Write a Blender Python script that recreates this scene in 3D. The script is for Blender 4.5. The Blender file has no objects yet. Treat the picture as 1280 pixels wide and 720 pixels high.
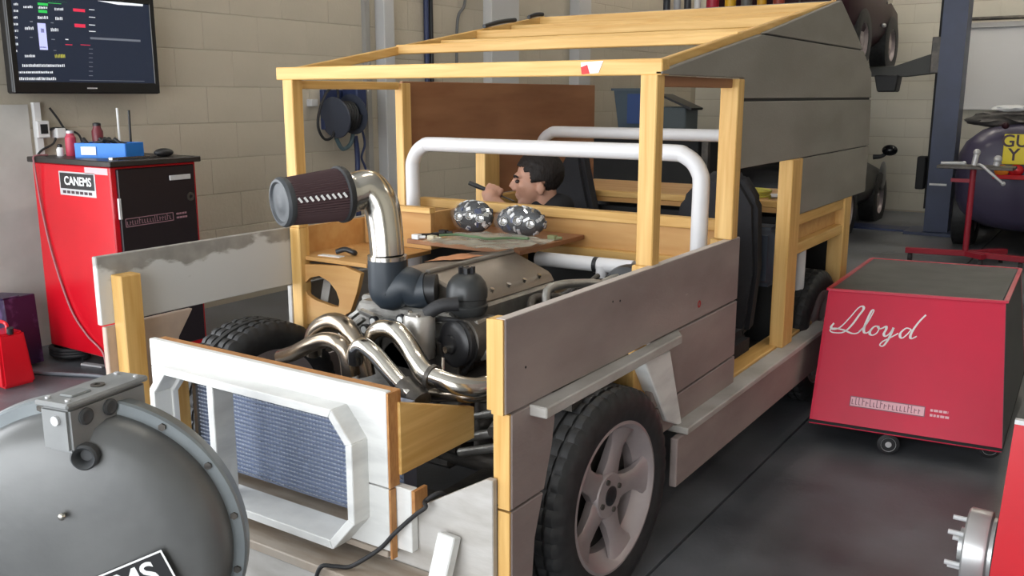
import bpy, bmesh, math, random
from mathutils import Vector, Matrix, noise as mnoise
random.seed(7)
S = bpy.context.scene
COL = S.collection
R = math.radians

# ------------------------------------------------------------------ camera
CAM_F, CAM_P, CAM_YAW, CAM_H = 1155.0, R(11.74), R(33.6), 1.38
cd = bpy.data.cameras.new('camera')
cd.sensor_fit = 'HORIZONTAL'; cd.sensor_width = 36.0
cd.lens = CAM_F * 36.0 / 1280.0
cd.clip_start = 0.05
cam = bpy.data.objects.new('camera', cd); COL.objects.link(cam)
cam.location = (0, 0, CAM_H)
cam.rotation_euler = (math.pi / 2 - CAM_P, 0, CAM_YAW)
S.camera = cam

# ------------------------------------------------------------------ world, exposure
S.view_settings.view_transform = 'Standard'
S.view_settings.look = 'None'
S.view_settings.gamma = 1.0
S.view_settings.use_curve_mapping = False
S.view_settings.exposure = 0.32
w = bpy.data.worlds.new('overcast_sky'); S.world = w; w.use_nodes = True
wb = w.node_tree.nodes['Background']
wb.inputs['Color'].default_value = (0.93, 0.965, 1.0, 1)
wb.inputs['Strength'].default_value = 5.0

def portal(name, loc, rot, sx, sy):
    l = bpy.data.lights.new(name, 'AREA'); l.shape = 'RECTANGLE'; l.size = sx; l.size_y = sy
    l.cycles.is_portal = True
    o = bpy.data.objects.new(name, l); COL.objects.link(o); o.location = loc; o.rotation_euler = rot
# the two open doorways of the workshop (both out of view, behind and left of the camera)
DOOR_A = (-4.3, 1.2, 3.3)     # in the front wall: x0, x1, height
DOOR_B = (-2.6, 1.75, 3.0)    # in the left wall: y0, y1, height
portal('doorway_portal', ((DOOR_A[0] + DOOR_A[1]) / 2, -3.0, DOOR_A[2] / 2), (R(90), 0, 0), DOOR_A[1] - DOOR_A[0], DOOR_A[2])
portal('doorway_portal', (-5.1, (DOOR_B[0] + DOOR_B[1]) / 2, DOOR_B[2] / 2), (R(90), 0, R(-90)), DOOR_B[1] - DOOR_B[0], DOOR_B[2])

# ------------------------------------------------------------------ photograph measurements -> places
_Fh = Vector((-math.sin(CAM_YAW), math.cos(CAM_YAW), 0)); _R = Vector((math.cos(CAM_YAW), math.sin(CAM_YAW), 0)); _U = Vector((0, 0, 1))
_F = _Fh * math.cos(CAM_P) - _U * math.sin(CAM_P); _Up = _Fh * math.sin(CAM_P) + _U * math.cos(CAM_P)
_C = Vector((0, 0, CAM_H))
def _ray(x, y): return _F + _R * ((x - 640) / CAM_F) - _Up * ((y - 360) / CAM_F)
def ax(x, y, c): d = _ray(x, y); return _C + d * ((c - _C.x) / d.x)
def ay(x, y, c): d = _ray(x, y); return _C + d * ((c - _C.y) / d.y)
def az(x, y, c): d = _ray(x, y); return _C + d * ((c - _C.z) / d.z)
def ad(x, y, c): return _C + _ray(x, y) * c
def apl(x, y, p, n): d = _ray(x, y); return _C + d * ((Vector(p) - _C).dot(n) / d.dot(n))

# ------------------------------------------------------------------ materials
MATS = {}
def mat(name, col, rough=0.6, metal=0.0, col2=None, scale=6.0, stretch=None, detail=5.0, bump=0.0, bscale=None,
        coat=0.0, spec=0.5, lo=0.35, hi=0.65, emit=None, trans=0.0, alpha=None, distortion=0.0, rough2=None):
    if name in MATS: return MATS[name]
    m = bpy.data.materials.new(name); m.use_nodes = True; MATS[name] = m
    nt = m.node_tree; b = nt.nodes['Principled BSDF']; L = nt.links.new
    b.inputs['Base Color'].default_value = (*col, 1)
    b.inputs['Roughness'].default_value = rough; b.inputs['Metallic'].default_value = metal
    b.inputs['Specular IOR Level'].default_value = spec
    b.inputs['Coat Weight'].default_value = coat; b.inputs['Coat Roughness'].default_value = 0.12
    if trans: b.inputs['Transmission Weight'].default_value = trans
    if alpha is not None: b.inputs['Alpha'].default_value = alpha
    if emit: b.inputs['Emission Color'].default_value = (*col, 1); b.inputs['Emission Strength'].default_value = emit
    if col2 is not None or bump or rough2 is not None:
        tc = nt.nodes.new('ShaderNodeTexCoord'); mp = nt.nodes.new('ShaderNodeMapping')
        L(tc.outputs['Object'], mp.inputs['Vector'])
        if stretch: mp.inputs['Scale'].default_value = stretch
        n = nt.nodes.new('ShaderNodeTexNoise'); n.inputs['Scale'].default_value = scale; n.inputs['Detail'].default_value = detail
        n.inputs['Distortion'].default_value = distortion
        L(mp.outputs['Vector'], n.inputs['Vector'])
        rp = nt.nodes.new('ShaderNodeMapRange'); rp.inputs['From Min'].default_value = lo; rp.inputs['From Max'].default_value = hi
        L(n.outputs['Fac'], rp.inputs['Value'])
        if col2 is not None:
            mx = nt.nodes.new('ShaderNodeMix'); mx.data_type = 'RGBA'
            mx.inputs[6].default_value = (*col, 1); mx.inputs[7].default_value = (*col2, 1)
            L(rp.outputs['Result'], mx.inputs[0]); L(mx.outputs[2], b.inputs['Base Color'])
        if rough2 is not None:
            mr = nt.nodes.new('ShaderNodeMapRange'); mr.inputs['To Min'].default_value = rough; mr.inputs['To Max'].default_value = rough2
            L(rp.outputs['Result'], mr.inputs['Value']); L(mr.outputs['Result'], b.inputs['Roughness'])
        if bump:
            nb = n
            if bscale:
                nb = nt.nodes.new('ShaderNodeTexNoise'); nb.inputs['Scale'].default_value = bscale; nb.inputs['Detail'].default_value = 6
                L(mp.outputs['Vector'], nb.inputs['Vector'])
            bp = nt.nodes.new('ShaderNodeBump'); bp.inputs['Strength'].default_value = bump; bp.inputs['Distance'].default_value = 0.01
            L(nb.outputs['Fac'], bp.inputs['Height']); L(bp.outputs['Normal'], b.inputs['Normal'])
    return m

PINE_A, PINE_B = (0.58, 0.315, 0.08), (0.76, 0.49, 0.18)
def pine(axis):
    st = {'x': (0.8, 14, 14), 'y': (14, 0.8, 14), 'z': (14, 14, 0.8)}[axis]
    return mat('pine_' + axis, PINE_A, 0.55, col2=PINE_B, scale=3.0, stretch=st, bump=0.05, distortion=0.6, lo=0.3, hi=0.7)
PX_, PY_, PZ_ = pine('x'), pine('y'), pine('z')
PLY = mat('plywood_tan', (0.52, 0.27, 0.085), 0.6, col2=(0.60, 0.35, 0.13), scale=2.5, stretch=(1, 8, 8), bump=0.04)
PLYB = mat('plywood_brown', (0.27, 0.115, 0.05), 0.6, col2=(0.36, 0.17, 0.08), scale=2.0, stretch=(6, 1, 6), bump=0.04)
ENDG = mat('plywood_edge', (0.40, 0.17, 0.055), 0.65, col2=(0.52, 0.26, 0.09), scale=40, stretch=(1, 6, 1))
GREYBOX = mat('grey_primer_paint', (0.215, 0.198, 0.172), 0.65, col2=(0.265, 0.245, 0.215), scale=2.2, stretch=(1, 1, 3), bump=0.08, bscale=60)
GREYSIDE = mat('grey_brown_primer_paint', (0.245, 0.195, 0.185), 0.6, col2=(0.33, 0.27, 0.25), scale=2.6, stretch=(1, 1, 2.5), bump=0.08, bscale=60)
WHITEW = mat('white_washed_board', (0.78, 0.78, 0.76), 0.55, col2=(0.58, 0.58, 0.57), scale=5, stretch=(1, 1, 4), bump=0.08, bscale=45, lo=0.45, hi=0.75)
WHITEG = mat('pale_grey_washed_board', (0.50, 0.48, 0.455), 0.55, col2=(0.37, 0.345, 0.315), scale=6, stretch=(1, 1, 3), bump=0.08, bscale=45, lo=0.42, hi=0.7)
TANW = mat('weathered_tan_board', (0.46, 0.40, 0.34), 0.6, col2=(0.33, 0.26, 0.20), scale=5, stretch=(1, 5, 1), bump=0.06, bscale=50)
WHITEP = mat('white_gloss_tube_paint', (0.70, 0.69, 0.70), 0.35)
BLKR = mat('black_rubber', (0.018, 0.018, 0.02), 0.6, bump=0.1, scale=80)
TYRE = mat('tyre_rubber', (0.014, 0.014, 0.015), 0.55, col2=(0.026, 0.026, 0.027), scale=30)
BLKP = mat('black_plastic', (0.014, 0.014, 0.016), 0.4)
BLKS = mat('black_seat_cloth', (0.012, 0.012, 0.016), 0.8, bump=0.2, scale=120)
CHROME = mat('polished_steel', (0.60, 0.565, 0.51), 0.19, 1.0)
EXH = mat('heat_tinted_steel', (0.46, 0.40, 0.33), 0.25, 1.0, col2=(0.34, 0.27, 0.20), scale=9)
ALU = mat('cast_aluminium', (0.42, 0.41, 0.39), 0.42, 0.85, col2=(0.28, 0.27, 0.25), scale=14, bump=0.15, bscale=120)
STEELD = mat('dark_greasy_steel', (0.075, 0.07, 0.065), 0.45, 0.6, col2=(0.13, 0.115, 0.10), scale=18, bump=0.2, bscale=80)
SILI = mat('blue_black_silicone', (0.022, 0.03, 0.04), 0.42)
FILT = mat('maroon_filter_gauze', (0.062, 0.032, 0.036), 0.7)
RIMM = mat('alloy_wheel_paint', (0.43, 0.37, 0.37), 0.38, 0.35, col2=(0.36, 0.31, 0.31), scale=8)
RED = mat('red_gloss_paint', (0.60, 0.003, 0.014), 0.28, col2=(0.52, 0.003, 0.012), scale=3, coat=0.3)
REDT = mat('crimson_gloss_paint', (0.66, 0.004, 0.050), 0.3, col2=(0.60, 0.004, 0.045), scale=3, coat=0.2, rough2=0.4)
BLKG = mat('black_satin_paint', (0.014, 0.010, 0.013), 0.35)
BLUE = mat('navy_lift_paint', (0.035, 0.05, 0.115), 0.4, col2=(0.03, 0.042, 0.09), scale=4)
BLUET = mat('bright_blue_plastic', (0.02, 0.20, 0.68), 0.4)
BLUED = mat('dark_blue_paint', (0.022, 0.035, 0.10), 0.45)
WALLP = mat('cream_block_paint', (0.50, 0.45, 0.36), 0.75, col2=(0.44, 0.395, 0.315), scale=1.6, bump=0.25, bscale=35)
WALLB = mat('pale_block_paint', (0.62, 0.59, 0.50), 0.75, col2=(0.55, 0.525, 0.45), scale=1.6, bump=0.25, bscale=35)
MORT = mat('painted_mortar', (0.40, 0.36, 0.285), 0.85)
PALE = mat('pale_grey_paint', (0.50, 0.50, 0.50), 0.6)
WHITE = mat('white_paint', (0.78, 0.78, 0.78), 0.5)
FLOORM = mat('dark_concrete', (0.062, 0.066, 0.074), 0.34, col2=(0.19, 0.20, 0.218), scale=1.7, detail=9, bump=0.08, bscale=50, rough2=0.6, lo=0.35, hi=0.7)
JOINT = mat('floor_joint', (0.012, 0.012, 0.013), 0.8)
CEIL = mat('ceiling_sheet', (0.5, 0.5, 0.48), 0.8)
SKIN = mat('skin', (0.55, 0.30, 0.21), 0.5)
HAIR = mat('dark_brown_hair', (0.010, 0.006, 0.005), 0.7, bump=0.4, scale=90, stretch=(1, 1, 0.2))
CLOTH = mat('black_sweatshirt', (0.014, 0.014, 0.017), 0.85)
GREYM = mat('grey_cast_enamel', (0.12, 0.122, 0.122), 0.4, 0.3, col2=(0.21, 0.212, 0.208), scale=2.6, bump=0.06, bscale=30, lo=0.3, hi=0.7)
GREYT = mat('terminal_box_grey', (.22, .225, .225), .5, .15, col2=(.28, .285, .285), scale=8)
GREYL = mat('light_grey_enamel', (0.24, 0.265, 0.275), 0.4, 0.25, col2=(0.17, 0.19, 0.20), scale=6)
INK = mat('white_lettering', (0.85, 0.85, 0.85), 0.5)
PINKI = mat('pale_pink_lettering', (0.86, 0.50, 0.56), 0.5)
DINK = mat('dark_lettering', (0.05, 0.02, 0.03), 0.5)
SILV = mat('silver_label', (0.62, 0.62, 0.63), 0.35, 0.3)
YEL = mat('yellow_plate', (0.82, 0.66, 0.01), 0.4)
MAROON = mat('maroon_car_paint', (0.030, 0.007, 0.012), 0.45, spec=0.2)
BLKC = mat('black_car_paint', (0.008, 0.008, 0.01), 0.35, spec=0.25)
PURP = mat('purple_car_paint', (0.050, 0.042, 0.085), 0.4, coat=0.2)
GLASSD = mat('dark_car_glass', (0.012, 0.014, 0.017), 0.08)
AMBER = mat('amber_lens', (0.75, 0.22, 0.02), 0.25)
REDL = mat('red_lens', (0.55, 0.01, 0.015), 0.2)
CLEAR = mat('clear_plastic_film', (0.80, 0.82, 0.84), 0.2, spec=0.3, alpha=0.06)
FOIL = mat('silver_lamp_reflector', (0.62, 0.62, 0.63), 0.12, 1.0)
RUBTOP = mat('charcoal_rubber_mat', (0.045, 0.048, 0.045), 0.55, col2=(0.075, 0.078, 0.072), scale=7)
DRK = mat('underside_black', (0.012, 0.012, 0.013), 0.7)
REDR = mat('red_stand_paint', (0.33, 0.012, 0.03), 0.4)

# white board with its paint scuffed to grey along the top edge
def scuffed():
    m = bpy.data.materials.new('scuffed_white_board'); m.use_nodes = True
    nt = m.node_tree; b = nt.nodes['Principled BSDF']; L = nt.links.new
    b.inputs['Roughness'].default_value = 0.55
    tc = nt.nodes.new('ShaderNodeTexCoord'); sp = nt.nodes.new('ShaderNodeSeparateXYZ'); L(tc.outputs['Object'], sp.inputs[0])
    mp = nt.nodes.new('ShaderNodeMapping'); mp.inputs['Scale'].default_value = (1, 1, 2.2); L(tc.outputs['Object'], mp.inputs['Vector'])
    n = nt.nodes.new('ShaderNodeTexNoise'); n.inputs['Scale'].default_value = 7; n.inputs['Detail'].default_value = 8; L(mp.outputs[0], n.inputs['Vector'])
    r = nt.nodes.new('ShaderNodeMapRange'); r.inputs['From Min'].default_value = 0.80; r.inputs['From Max'].default_value = 0.905
    r.inputs['To Min'].default_value = -0.22; r.inputs['To Max'].default_value = 0.24; L(sp.outputs['Z'], r.inputs['Value'])
    a = nt.nodes.new('ShaderNodeMath'); a.operation = 'ADD'; L(n.outputs['Fac'], a.inputs[0]); L(r.outputs[0], a.inputs[1])
    g = nt.nodes.new('ShaderNodeMapRange'); g.inputs['From Min'].default_value = 0.5; g.inputs['From Max'].default_value = 0.58; L(a.outputs[0], g.inputs['Value'])
    n2 = nt.nodes.new('ShaderNodeTexNoise'); n2.inputs['Scale'].default_value = 22; L(tc.outputs['Object'], n2.inputs['Vector'])
    gm = nt.nodes.new('ShaderNodeMix'); gm.data_type = 'RGBA'; gm.inputs[6].default_value = (0.20, 0.19, 0.175, 1); gm.inputs[7].default_value = (0.42, 0.40, 0.37, 1)
    L(n2.outputs['Fac'], gm.inputs[0])
    mx = nt.nodes.new('ShaderNodeMix'); mx.data_type = 'RGBA'; mx.inputs[6].default_value = (0.62, 0.62, 0.61, 1)
    L(g.outputs[0], mx.inputs[0]); L(gm.outputs[2], mx.inputs[7]); L(mx.outputs[2], b.inputs['Base Color'])
    return m
SCUFF = scuffed()

# expanded-mesh radiator core: raised diamonds in the relief, blue-grey
def radiator_mat():
    m = bpy.data.materials.new('radiator_core'); m.use_nodes = True
    nt = m.node_tree; b = nt.nodes['Principled BSDF']; L = nt.links.new
    b.inputs['Roughness'].default_value = 0.4; b.inputs['Metallic'].default_value = 0.3
    b.inputs['Base Color'].default_value = (0.22, 0.26, 0.36, 1)
    return m
RADM = radiator_mat()
RADF = mat('radiator_fin', (0.80, 0.85, 0.95), 0.45, 0.0)

# ------------------------------------------------------------------ mesh builder
class MB:
    def __init__(s): s.v = []; s.f = []
    def add(s, vs, fs):
        k = len(s.v); s.v += [Vector(q) for q in vs]; s.f += [tuple(i + k for i in f) for f in fs]; return s
    def box(s, a, b):
        x0, x1 = sorted((a[0], b[0])); y0, y1 = sorted((a[1], b[1])); z0, z1 = sorted((a[2], b[2]))
        return s.add([(x0, y0, z0), (x1, y0, z0), (x1, y1, z0), (x0, y1, z0), (x0, y0, z1), (x1, y0, z1), (x1, y1, z1), (x0, y1, z1)],
                     [(0, 3, 2, 1), (4, 5, 6, 7), (0, 1, 5, 4), (1, 2, 6, 5), (2, 3, 7, 6), (3, 0, 4, 7)])
    def beam(s, p, q, w, h, up=(0, 0, 1)):
        p, q = Vector(p), Vector(q); d = (q - p).normalized(); u = Vector(up); sd = d.cross(u).normalized(); u = sd.cross(d)
        vs = []
        for c in (p, q):
            for a, b in ((-1, -1), (1, -1), (1, 1), (-1, 1)): vs.append(c + sd * (a * w / 2) + u * (b * h / 2))
        return s.add(vs, [(0, 1, 2, 3), (7, 6, 5, 4), (0, 4, 5, 1), (1, 5, 6, 2), (2, 6, 7, 3), (3, 7, 4, 0)])
    def prism(s, pts, ext):
        pts = [Vector(p) for p in pts]; e = Vector(ext); n = len(pts)
        nrm = Vector()
        for i in range(n): nrm += pts[i].cross(pts[(i + 1) % n])
        if nrm.dot(e) > 0: pts.reverse()
        return s.add(pts + [p + e for p in pts], [tuple(range(n)), tuple(range(2 * n - 1, n - 1, -1))] + [(i, i + n, (i + 1) % n + n, (i + 1) % n) for i in range(n)])
    def ring(s, outer, inner, ext):
        n = len(outer); e = Vector(ext); o = [Vector(p) for p in outer]; i_ = [Vector(p) for p in inner]
        vs = o + i_ + [p + e for p in o] + [p + e for p in i_]; fs = []
        for k in range(n):
            j = (k + 1) % n
            fs += [(k, j, n + j, n + k), (2 * n + k, 3 * n + k, 3 * n + j, 2 * n + j), (k, 2 * n + k, 2 * n + j, j), (n + k, n + j, 3 * n + j, 3 * n + k)]
        return s.add(vs, fs)
    def tube(s, pts, r, n=12, sub=6, curve=True, closed=False):
        pts = [Vector(p) for p in pts]; rad = r if isinstance(r, (list, tuple)) else [r] * len(pts)
        if curve and len(pts) > 2:
            P, Q = [], []
            m = len(pts)
            rng = m if closed else m - 1
            for i in range(rng):
                if closed: a, b, c, d = pts[(i - 1) % m], pts[i], pts[(i + 1) % m], pts[(i + 2) % m]
                else: a, b, c, d = pts[max(i - 1, 0)], pts[i], pts[i + 1], pts[min(i + 2, m - 1)]
                for k in range(sub):
                    t = k / sub
                    P.append(0.5 * (2 * b + (c - a) * t + (2 * a - 5 * b + 4 * c - d) * t * t + (3 * b - a - 3 * c + d) * t ** 3))
                    Q.append(rad[i] * (1 - t) + rad[(i + 1) % m] * t)
            if not closed: P.append(pts[-1]); Q.append(rad[-1])
            pts, rad = P, Q
        m = len(pts); up = None; vs = []
        for i in range(m):
            if closed: t = pts[(i + 1) % m] - pts[(i - 1) % m]
            else: t = pts[min(i + 1, m - 1)] - pts[max(i - 1, 0)]
            t.normalize()
            if up is None: up = t.orthogonal().normalized()
            up = (up - t * up.dot(t)); up = up.normalized() if up.length > 1e-6 else t.orthogonal().normalized()
            sd = t.cross(up)
            for k in range(n):
                a = 2 * math.pi * k / n; vs.append(pts[i] + (up * math.cos(a) + sd * math.sin(a)) * rad[i])
        fs = []
        for i in range(m if closed else m - 1):
            j = (i + 1) % m
            for k in range(n): fs.append((i * n + k, i * n + (k + 1) % n, j * n + (k + 1) % n, j * n + k))
        if not closed: fs += [tuple(range(n - 1, -1, -1)), tuple(range((m - 1) * n, m * n))]
        return s.add(vs, fs)
    def lathe(s, prof, o, axis, n=32, rfun=None, caps=True):
        if prof[0] == prof[-1]: caps = False
        o = Vector(o); a = Vector(axis).normalized(); u = a.orthogonal().normalized()
        if abs(a.z) < 0.9: u = (Vector((0, 0, 1)) - a * a.z).normalized()
        sd = a.cross(u); vs, fs = [], []
        m = len(prof)
        for i in range(n):
            t = 2 * math.pi * i / n; d = u * math.cos(t) + sd * math.sin(t)
            for j, (r, h) in enumerate(prof):
                rr = rfun(i, j, r) if rfun else r
                vs.append(o + a * h + d * rr)
        for i in range(n):
            k = (i + 1) % n
            for j in range(m - 1): fs.append((i * m + j, k * m + j, k * m + j + 1, i * m + j + 1))
        if caps and prof[0][0] > 1e-5: fs.append(tuple(i * m for i in range(n - 1, -1, -1)))
        if caps and prof[-1][0] > 1e-5: fs.append(tuple(i * m + m - 1 for i in range(n)))
        return s.add(vs, fs)
    def cyl(s, p, q, r, n=20, r2=None):
        p, q = Vector(p), Vector(q); h = (q - p).length
        return s.lathe([(r, 0), (r if r2 is None else r2, h)], p, q - p, n)
    def ball(s, c, r, n=14, m=9):
        rx, ry, rz = (r, r, r) if not isinstance(r, (tuple, list)) else r; c = Vector(c); vs = []; fs = []
        for j in range(m + 1):
            th = math.pi * j / m
            for i in range(n):
                ph = 2 * math.pi * i / n
                vs.append(c + Vector((rx * math.sin(th) * math.cos(ph), ry * math.sin(th) * math.sin(ph), rz * math.cos(th))))
        for j in range(m):
            for i in range(n): fs.append((j * n + i, (j + 1) * n + i, (j + 1) * n + (i + 1) % n, j * n + (i + 1) % n))
        return s.add(vs, fs)
    def xf(s, M): s.v = [M @ q for q in s.v]; return s
    def mesh(s, name, m, bevel=0.0, smooth=None, seg=1):
        me = bpy.data.meshes.new(name); me.from_pydata(s.v, [], s.f)
        bm = bmesh.new(); bm.from_mesh(me)
        bmesh.ops.remove_doubles(bm, verts=bm.verts, dist=1e-6)
        bmesh.ops.recalc_face_normals(bm, faces=bm.faces)
        if bevel:
            ed = [e for e in bm.edges if len(e.link_faces) == 2 and e.calc_face_angle(0) > 0.5]
            bmesh.ops.bevel(bm, geom=ed, offset=bevel, segments=seg, affect='EDGES', clamp_overlap=True)
        bm.to_mesh(me); bm.free()
        if smooth is not None:
            me.polygons.foreach_set('use_smooth', [True] * len(me.polygons))
            me.set_sharp_from_angle(angle=R(smooth))
        me.materials.append(m)
        return me
    def build(s, name, m, parent=None, bevel=0.0, smooth=None, label=None, seg=1, kind=None):
        o = bpy.data.objects.new(name, s.mesh(name, m, bevel, smooth, seg)); COL.objects.link(o)
        if parent is not None: attach(o, parent)
        if label: o['label'] = label
        if kind: o['kind'] = kind
        return o
def wmat(o):
    # world matrix without waiting for a depsgraph update
    M = o.matrix_basis.copy()
    if o.parent: M = wmat(o.parent) @ o.matrix_parent_inverse @ M
    return M
def attach(o, p): o.parent = p; o.matrix_parent_inverse = wmat(p).inverted()
def tag(o, label, cat, group=None, kind=None):
    o['label'] = label; o['category'] = cat
    if group: o['group'] = group
    if kind: o['kind'] = kind
    return o
def thing(name, loc, label, cat, group=None):
    o = bpy.data.objects.new(name, None); COL.objects.link(o); o.location = loc; o.empty_display_size = 0.1
    return tag(o, label, cat, group)
def struct(name, mb, m, parent=None, **k):
    o = mb.build(name, m, parent, **k)
    if parent is None: o['kind'] = 'structure'
    return o
def text_mesh(name, txt, size, M, m, parent, ext=0.0008, bold=0.0, shear=0.0, align='CENTER', spacing=1.0):
    c = bpy.data.curves.new(name, 'FONT'); c.body = txt; c.size = size; c.extrude = ext; c.offset = bold; c.shear = shear
    c.align_x = align; c.align_y = 'CENTER'; c.space_character = spacing; c.resolution_u = 4
    t = bpy.data.objects.new(name + '_tmp', c); COL.objects.link(t)
    dg = bpy.context.evaluated_depsgraph_get(); me = bpy.data.meshes.new_from_object(t.evaluated_get(dg))
    bpy.data.objects.remove(t); bpy.data.curves.remove(c)
    me.transform(M); me.materials.clear(); me.materials.append(m); me.name = name
    o = bpy.data.objects.new(name, me); COL.objects.link(o); attach(o, parent); return o
def frame(o, xdir, ydir):
    x = Vector(xdir).normalized(); y = (Vector(ydir) - x * x.dot(Vector(ydir))).normalized(); z = x.cross(y)
    return Matrix(((x.x, y.x, z.x, o[0]), (x.y, y.y, z.y, o[1]), (x.z, y.z, z.z, o[2]), (0, 0, 0, 1)))

# ================================================================== SETTING
XL, YB, XR, YF, ZC = -5.0, 12.0, 3.6, -3.0, 4.2
# ---- floor: slabs with open joints
fl = MB().box((XL - .3, YF, -.12), (XR + .2, YB + .2, -.02))
floor = struct('floor', fl, JOINT)
jx = [XL - .1, -3.2, -1.045, 1.2, XR]; jy = [YF, 1.0, 5.4, 8.7, YB]
for i in range(len(jx) - 1):
    for j in range(len(jy) - 1):
        MB().box((jx[i] + .005, jy[j] + .005, -.05), (jx[i + 1] - .005, jy[j + 1] - .005, 0)).build('slab', FLOORM, floor)

# ---- block walls
def block_mesh(L, H, T, m, nm): return MB().box((-L / 2, 0, -H / 2), (L / 2, T, H / 2)).mesh(nm, m, bevel=0.0015)
def block_wall(name, origin, udir, length, rows, m, full_h, ch=.225, z0=0.0):
    u = Vector(udir); n = Vector((0, 0, 1)).cross(u)          # n points away from the room
    back = MB()
    a = Vector(origin) + n * .002; b = a + u * length + n * .2; b.z = full_h; a.z = 0
    back.box(a, b)
    wl = struct(name, back, MORT)
    full = block_mesh(.4485, ch - .006, .10, m, 'block'); half = block_mesh(.2235, ch - .006, .10, m, 'half_block')
    rot = math.atan2(u.y, u.x)
    for r in range(rows):
        x = 0.0; first = r % 2
        while x < length - .05:
            L, me = (.225, half) if (first and x == 0) else (.45, full)
            if x + L > length + .01: 
                if length - x > .2: L, me = .225, half
                else: break
            o = bpy.data.objects.new('block', me); COL.objects.link(o)
            o.location = Vector(origin) + u * (x + L / 2) + Vector((0, 0, z0 + (r + .5) * ch)) - n * random.uniform(0, .0012)
            o.rotation_euler = (0, 0, rot); attach(o, wl)
            x += L
    return wl
def upper(name, a, b, m=WALLP): return struct(name, MB().box(a, b), m)
# left wall: starts behind the white reveal of the side doorway
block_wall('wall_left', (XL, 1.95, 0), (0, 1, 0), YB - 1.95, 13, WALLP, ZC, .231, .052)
block_wall('wall_back', (XL, YB, 0), (1, 0, 0), 6.6, 13, WALLB, ZC, .22, .015)
upper('wall_back_right', (XL + 6.6, YB, 0), (XR, YB + .2, ZC), WALLB)
upper('wall_right', (XR, YF, 0), (XR + .2, YB + .2, ZC), WALLB)
fw = MB().box((XL - .2, YF - .2, 0), (DOOR_A[0], YF, ZC)).box((DOOR_A[1], YF - .2, 0), (XR, YF, ZC)).box((DOOR_A[0], YF - .2, DOOR_A[2]), (DOOR_A[1], YF, ZC))
struct('wall_front', fw, WALLB)
lw = MB().box((XL - .2, YF, 0), (XL, DOOR_B[0], ZC)).box((XL - .2, DOOR_B[0], DOOR_B[2]), (XL, 1.95, ZC)).box((XL - .2, DOOR_B[1], 0), (XL, 1.95, DOOR_B[2]))
struct('wall_left_front', lw, WHITE)
struct('trim_1', MB().box((XL - .02, 1.78, 0), (XL + .014, 2.785, 1.335)), mat('pale_dado_paint', (.62, .61, .58), .7, col2=(.54, .53, .50), scale=5))
struct('ceiling', MB().box((XL - .2, YF - .2, ZC), (XR + .2, YB + .2, ZC + .1)), CEIL)
struct('corner_light_stop', MB().box((XL - .35, YB - .002, 0), (XL + .004, YB + .3, ZC)), MORT)  # unseen corner filler, added to stop daylight leaking in
# white stanchion and boxed pipes on the left wall
st = struct('trim_2', MB().box((XL, 5.60, 0), (XL + .10, 5.72, ZC)), PALE, bevel=.006)
struct('trim_3', MB().box((XL, 5.45, 0), (XL + .04, 5.50, ZC)), mat('grey_conduit', (.30, .29, .27), .6))
struct('trim_4', MB().box((XL, 7.05, 0), (XL + .10, 7.5, ZC)), PALE, bevel=.005)
struct('trim_5', MB().box((XL, 8.6, 0), (XL + .12, 8.85, ZC)), PALE, bevel=.005)

# ================================================================== TIMBER BODIED VEHICLE
XS, XC = -1.08, -1.83                     # outer face of the body side, centre line
def mx(x): return 2 * XC - x              # mirror across the centre line
T = thing('unfinished_vehicle', (XC, 3.0, 0), 'timber-framed vehicle body under construction with its engine exposed', 'vehicle')
def part(name, mb, m, parent=T, **k): return mb.build(name, m, parent, **k)
def side_board(name, yz, m, x=XS, th=-.024, **k):
    return part(name, MB().prism([(x, y, z) for y, z in yz], (th, 0, 0)), m, bevel=.0025, **k)

# ---- right-hand picture side: boards of the wing and door
side_board('upper_wing_board', [(1.60, .692), (3.035, .692), (3.035, .908), (1.60, .908)], GREYSIDE)
side_board('front_wing_board', [(1.625, .458), (1.625, .686), (1.815, .686), (1.812, .62), (1.80, .56), (1.765, .458)], GREYSIDE)
side_board('front_wing_board', [(1.625, .15), (1.625, .452), (1.762, .452), (1.725, .35), (1.705, .15)], GREYSIDE)
side_board('rear_wing_board', [(2.36, .686), (3.035, .686), (3.035, .492), (2.36, .482)], GREYSIDE)
side_board('rear_wing_board', [(2.36, .476), (3.04, .486), (3.04, .385), (2.36, .385)], GREYSIDE)
# raw timber lipping on the cut front ends
for z0, z1, y in ((.692, .908, 1.597), (.458, .686, 1.622), (.15, .452, 1.622)):
    part('board_lipping', MB().box((XS - .034, y - .003, z0), (XS - .003, y + .006, z1)), PZ_)
    part('board_lipping', MB().box((XS - .052, y + .006, z0 + .004), (XS - .0245, y + .05, z1 - .004)), PZ_)
# red pencil mark and screw heads on the wing
part('red_mark', MB().lathe([(.006, 0), (.012, 0), (.012, .0008), (.006, .0008), (.006, 0)], ax(874, 380, XS), (1, 0, 0), 20), mat('red_pencil', (.35, .01, .01), .6))
for q in ((766, 377), (775, 376), (657, 459)): part('screw', MB().cyl(ax(*q, XS), ax(*q, XS) + Vector((.001, 0, 0)), .003, 8), DRK)
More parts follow.
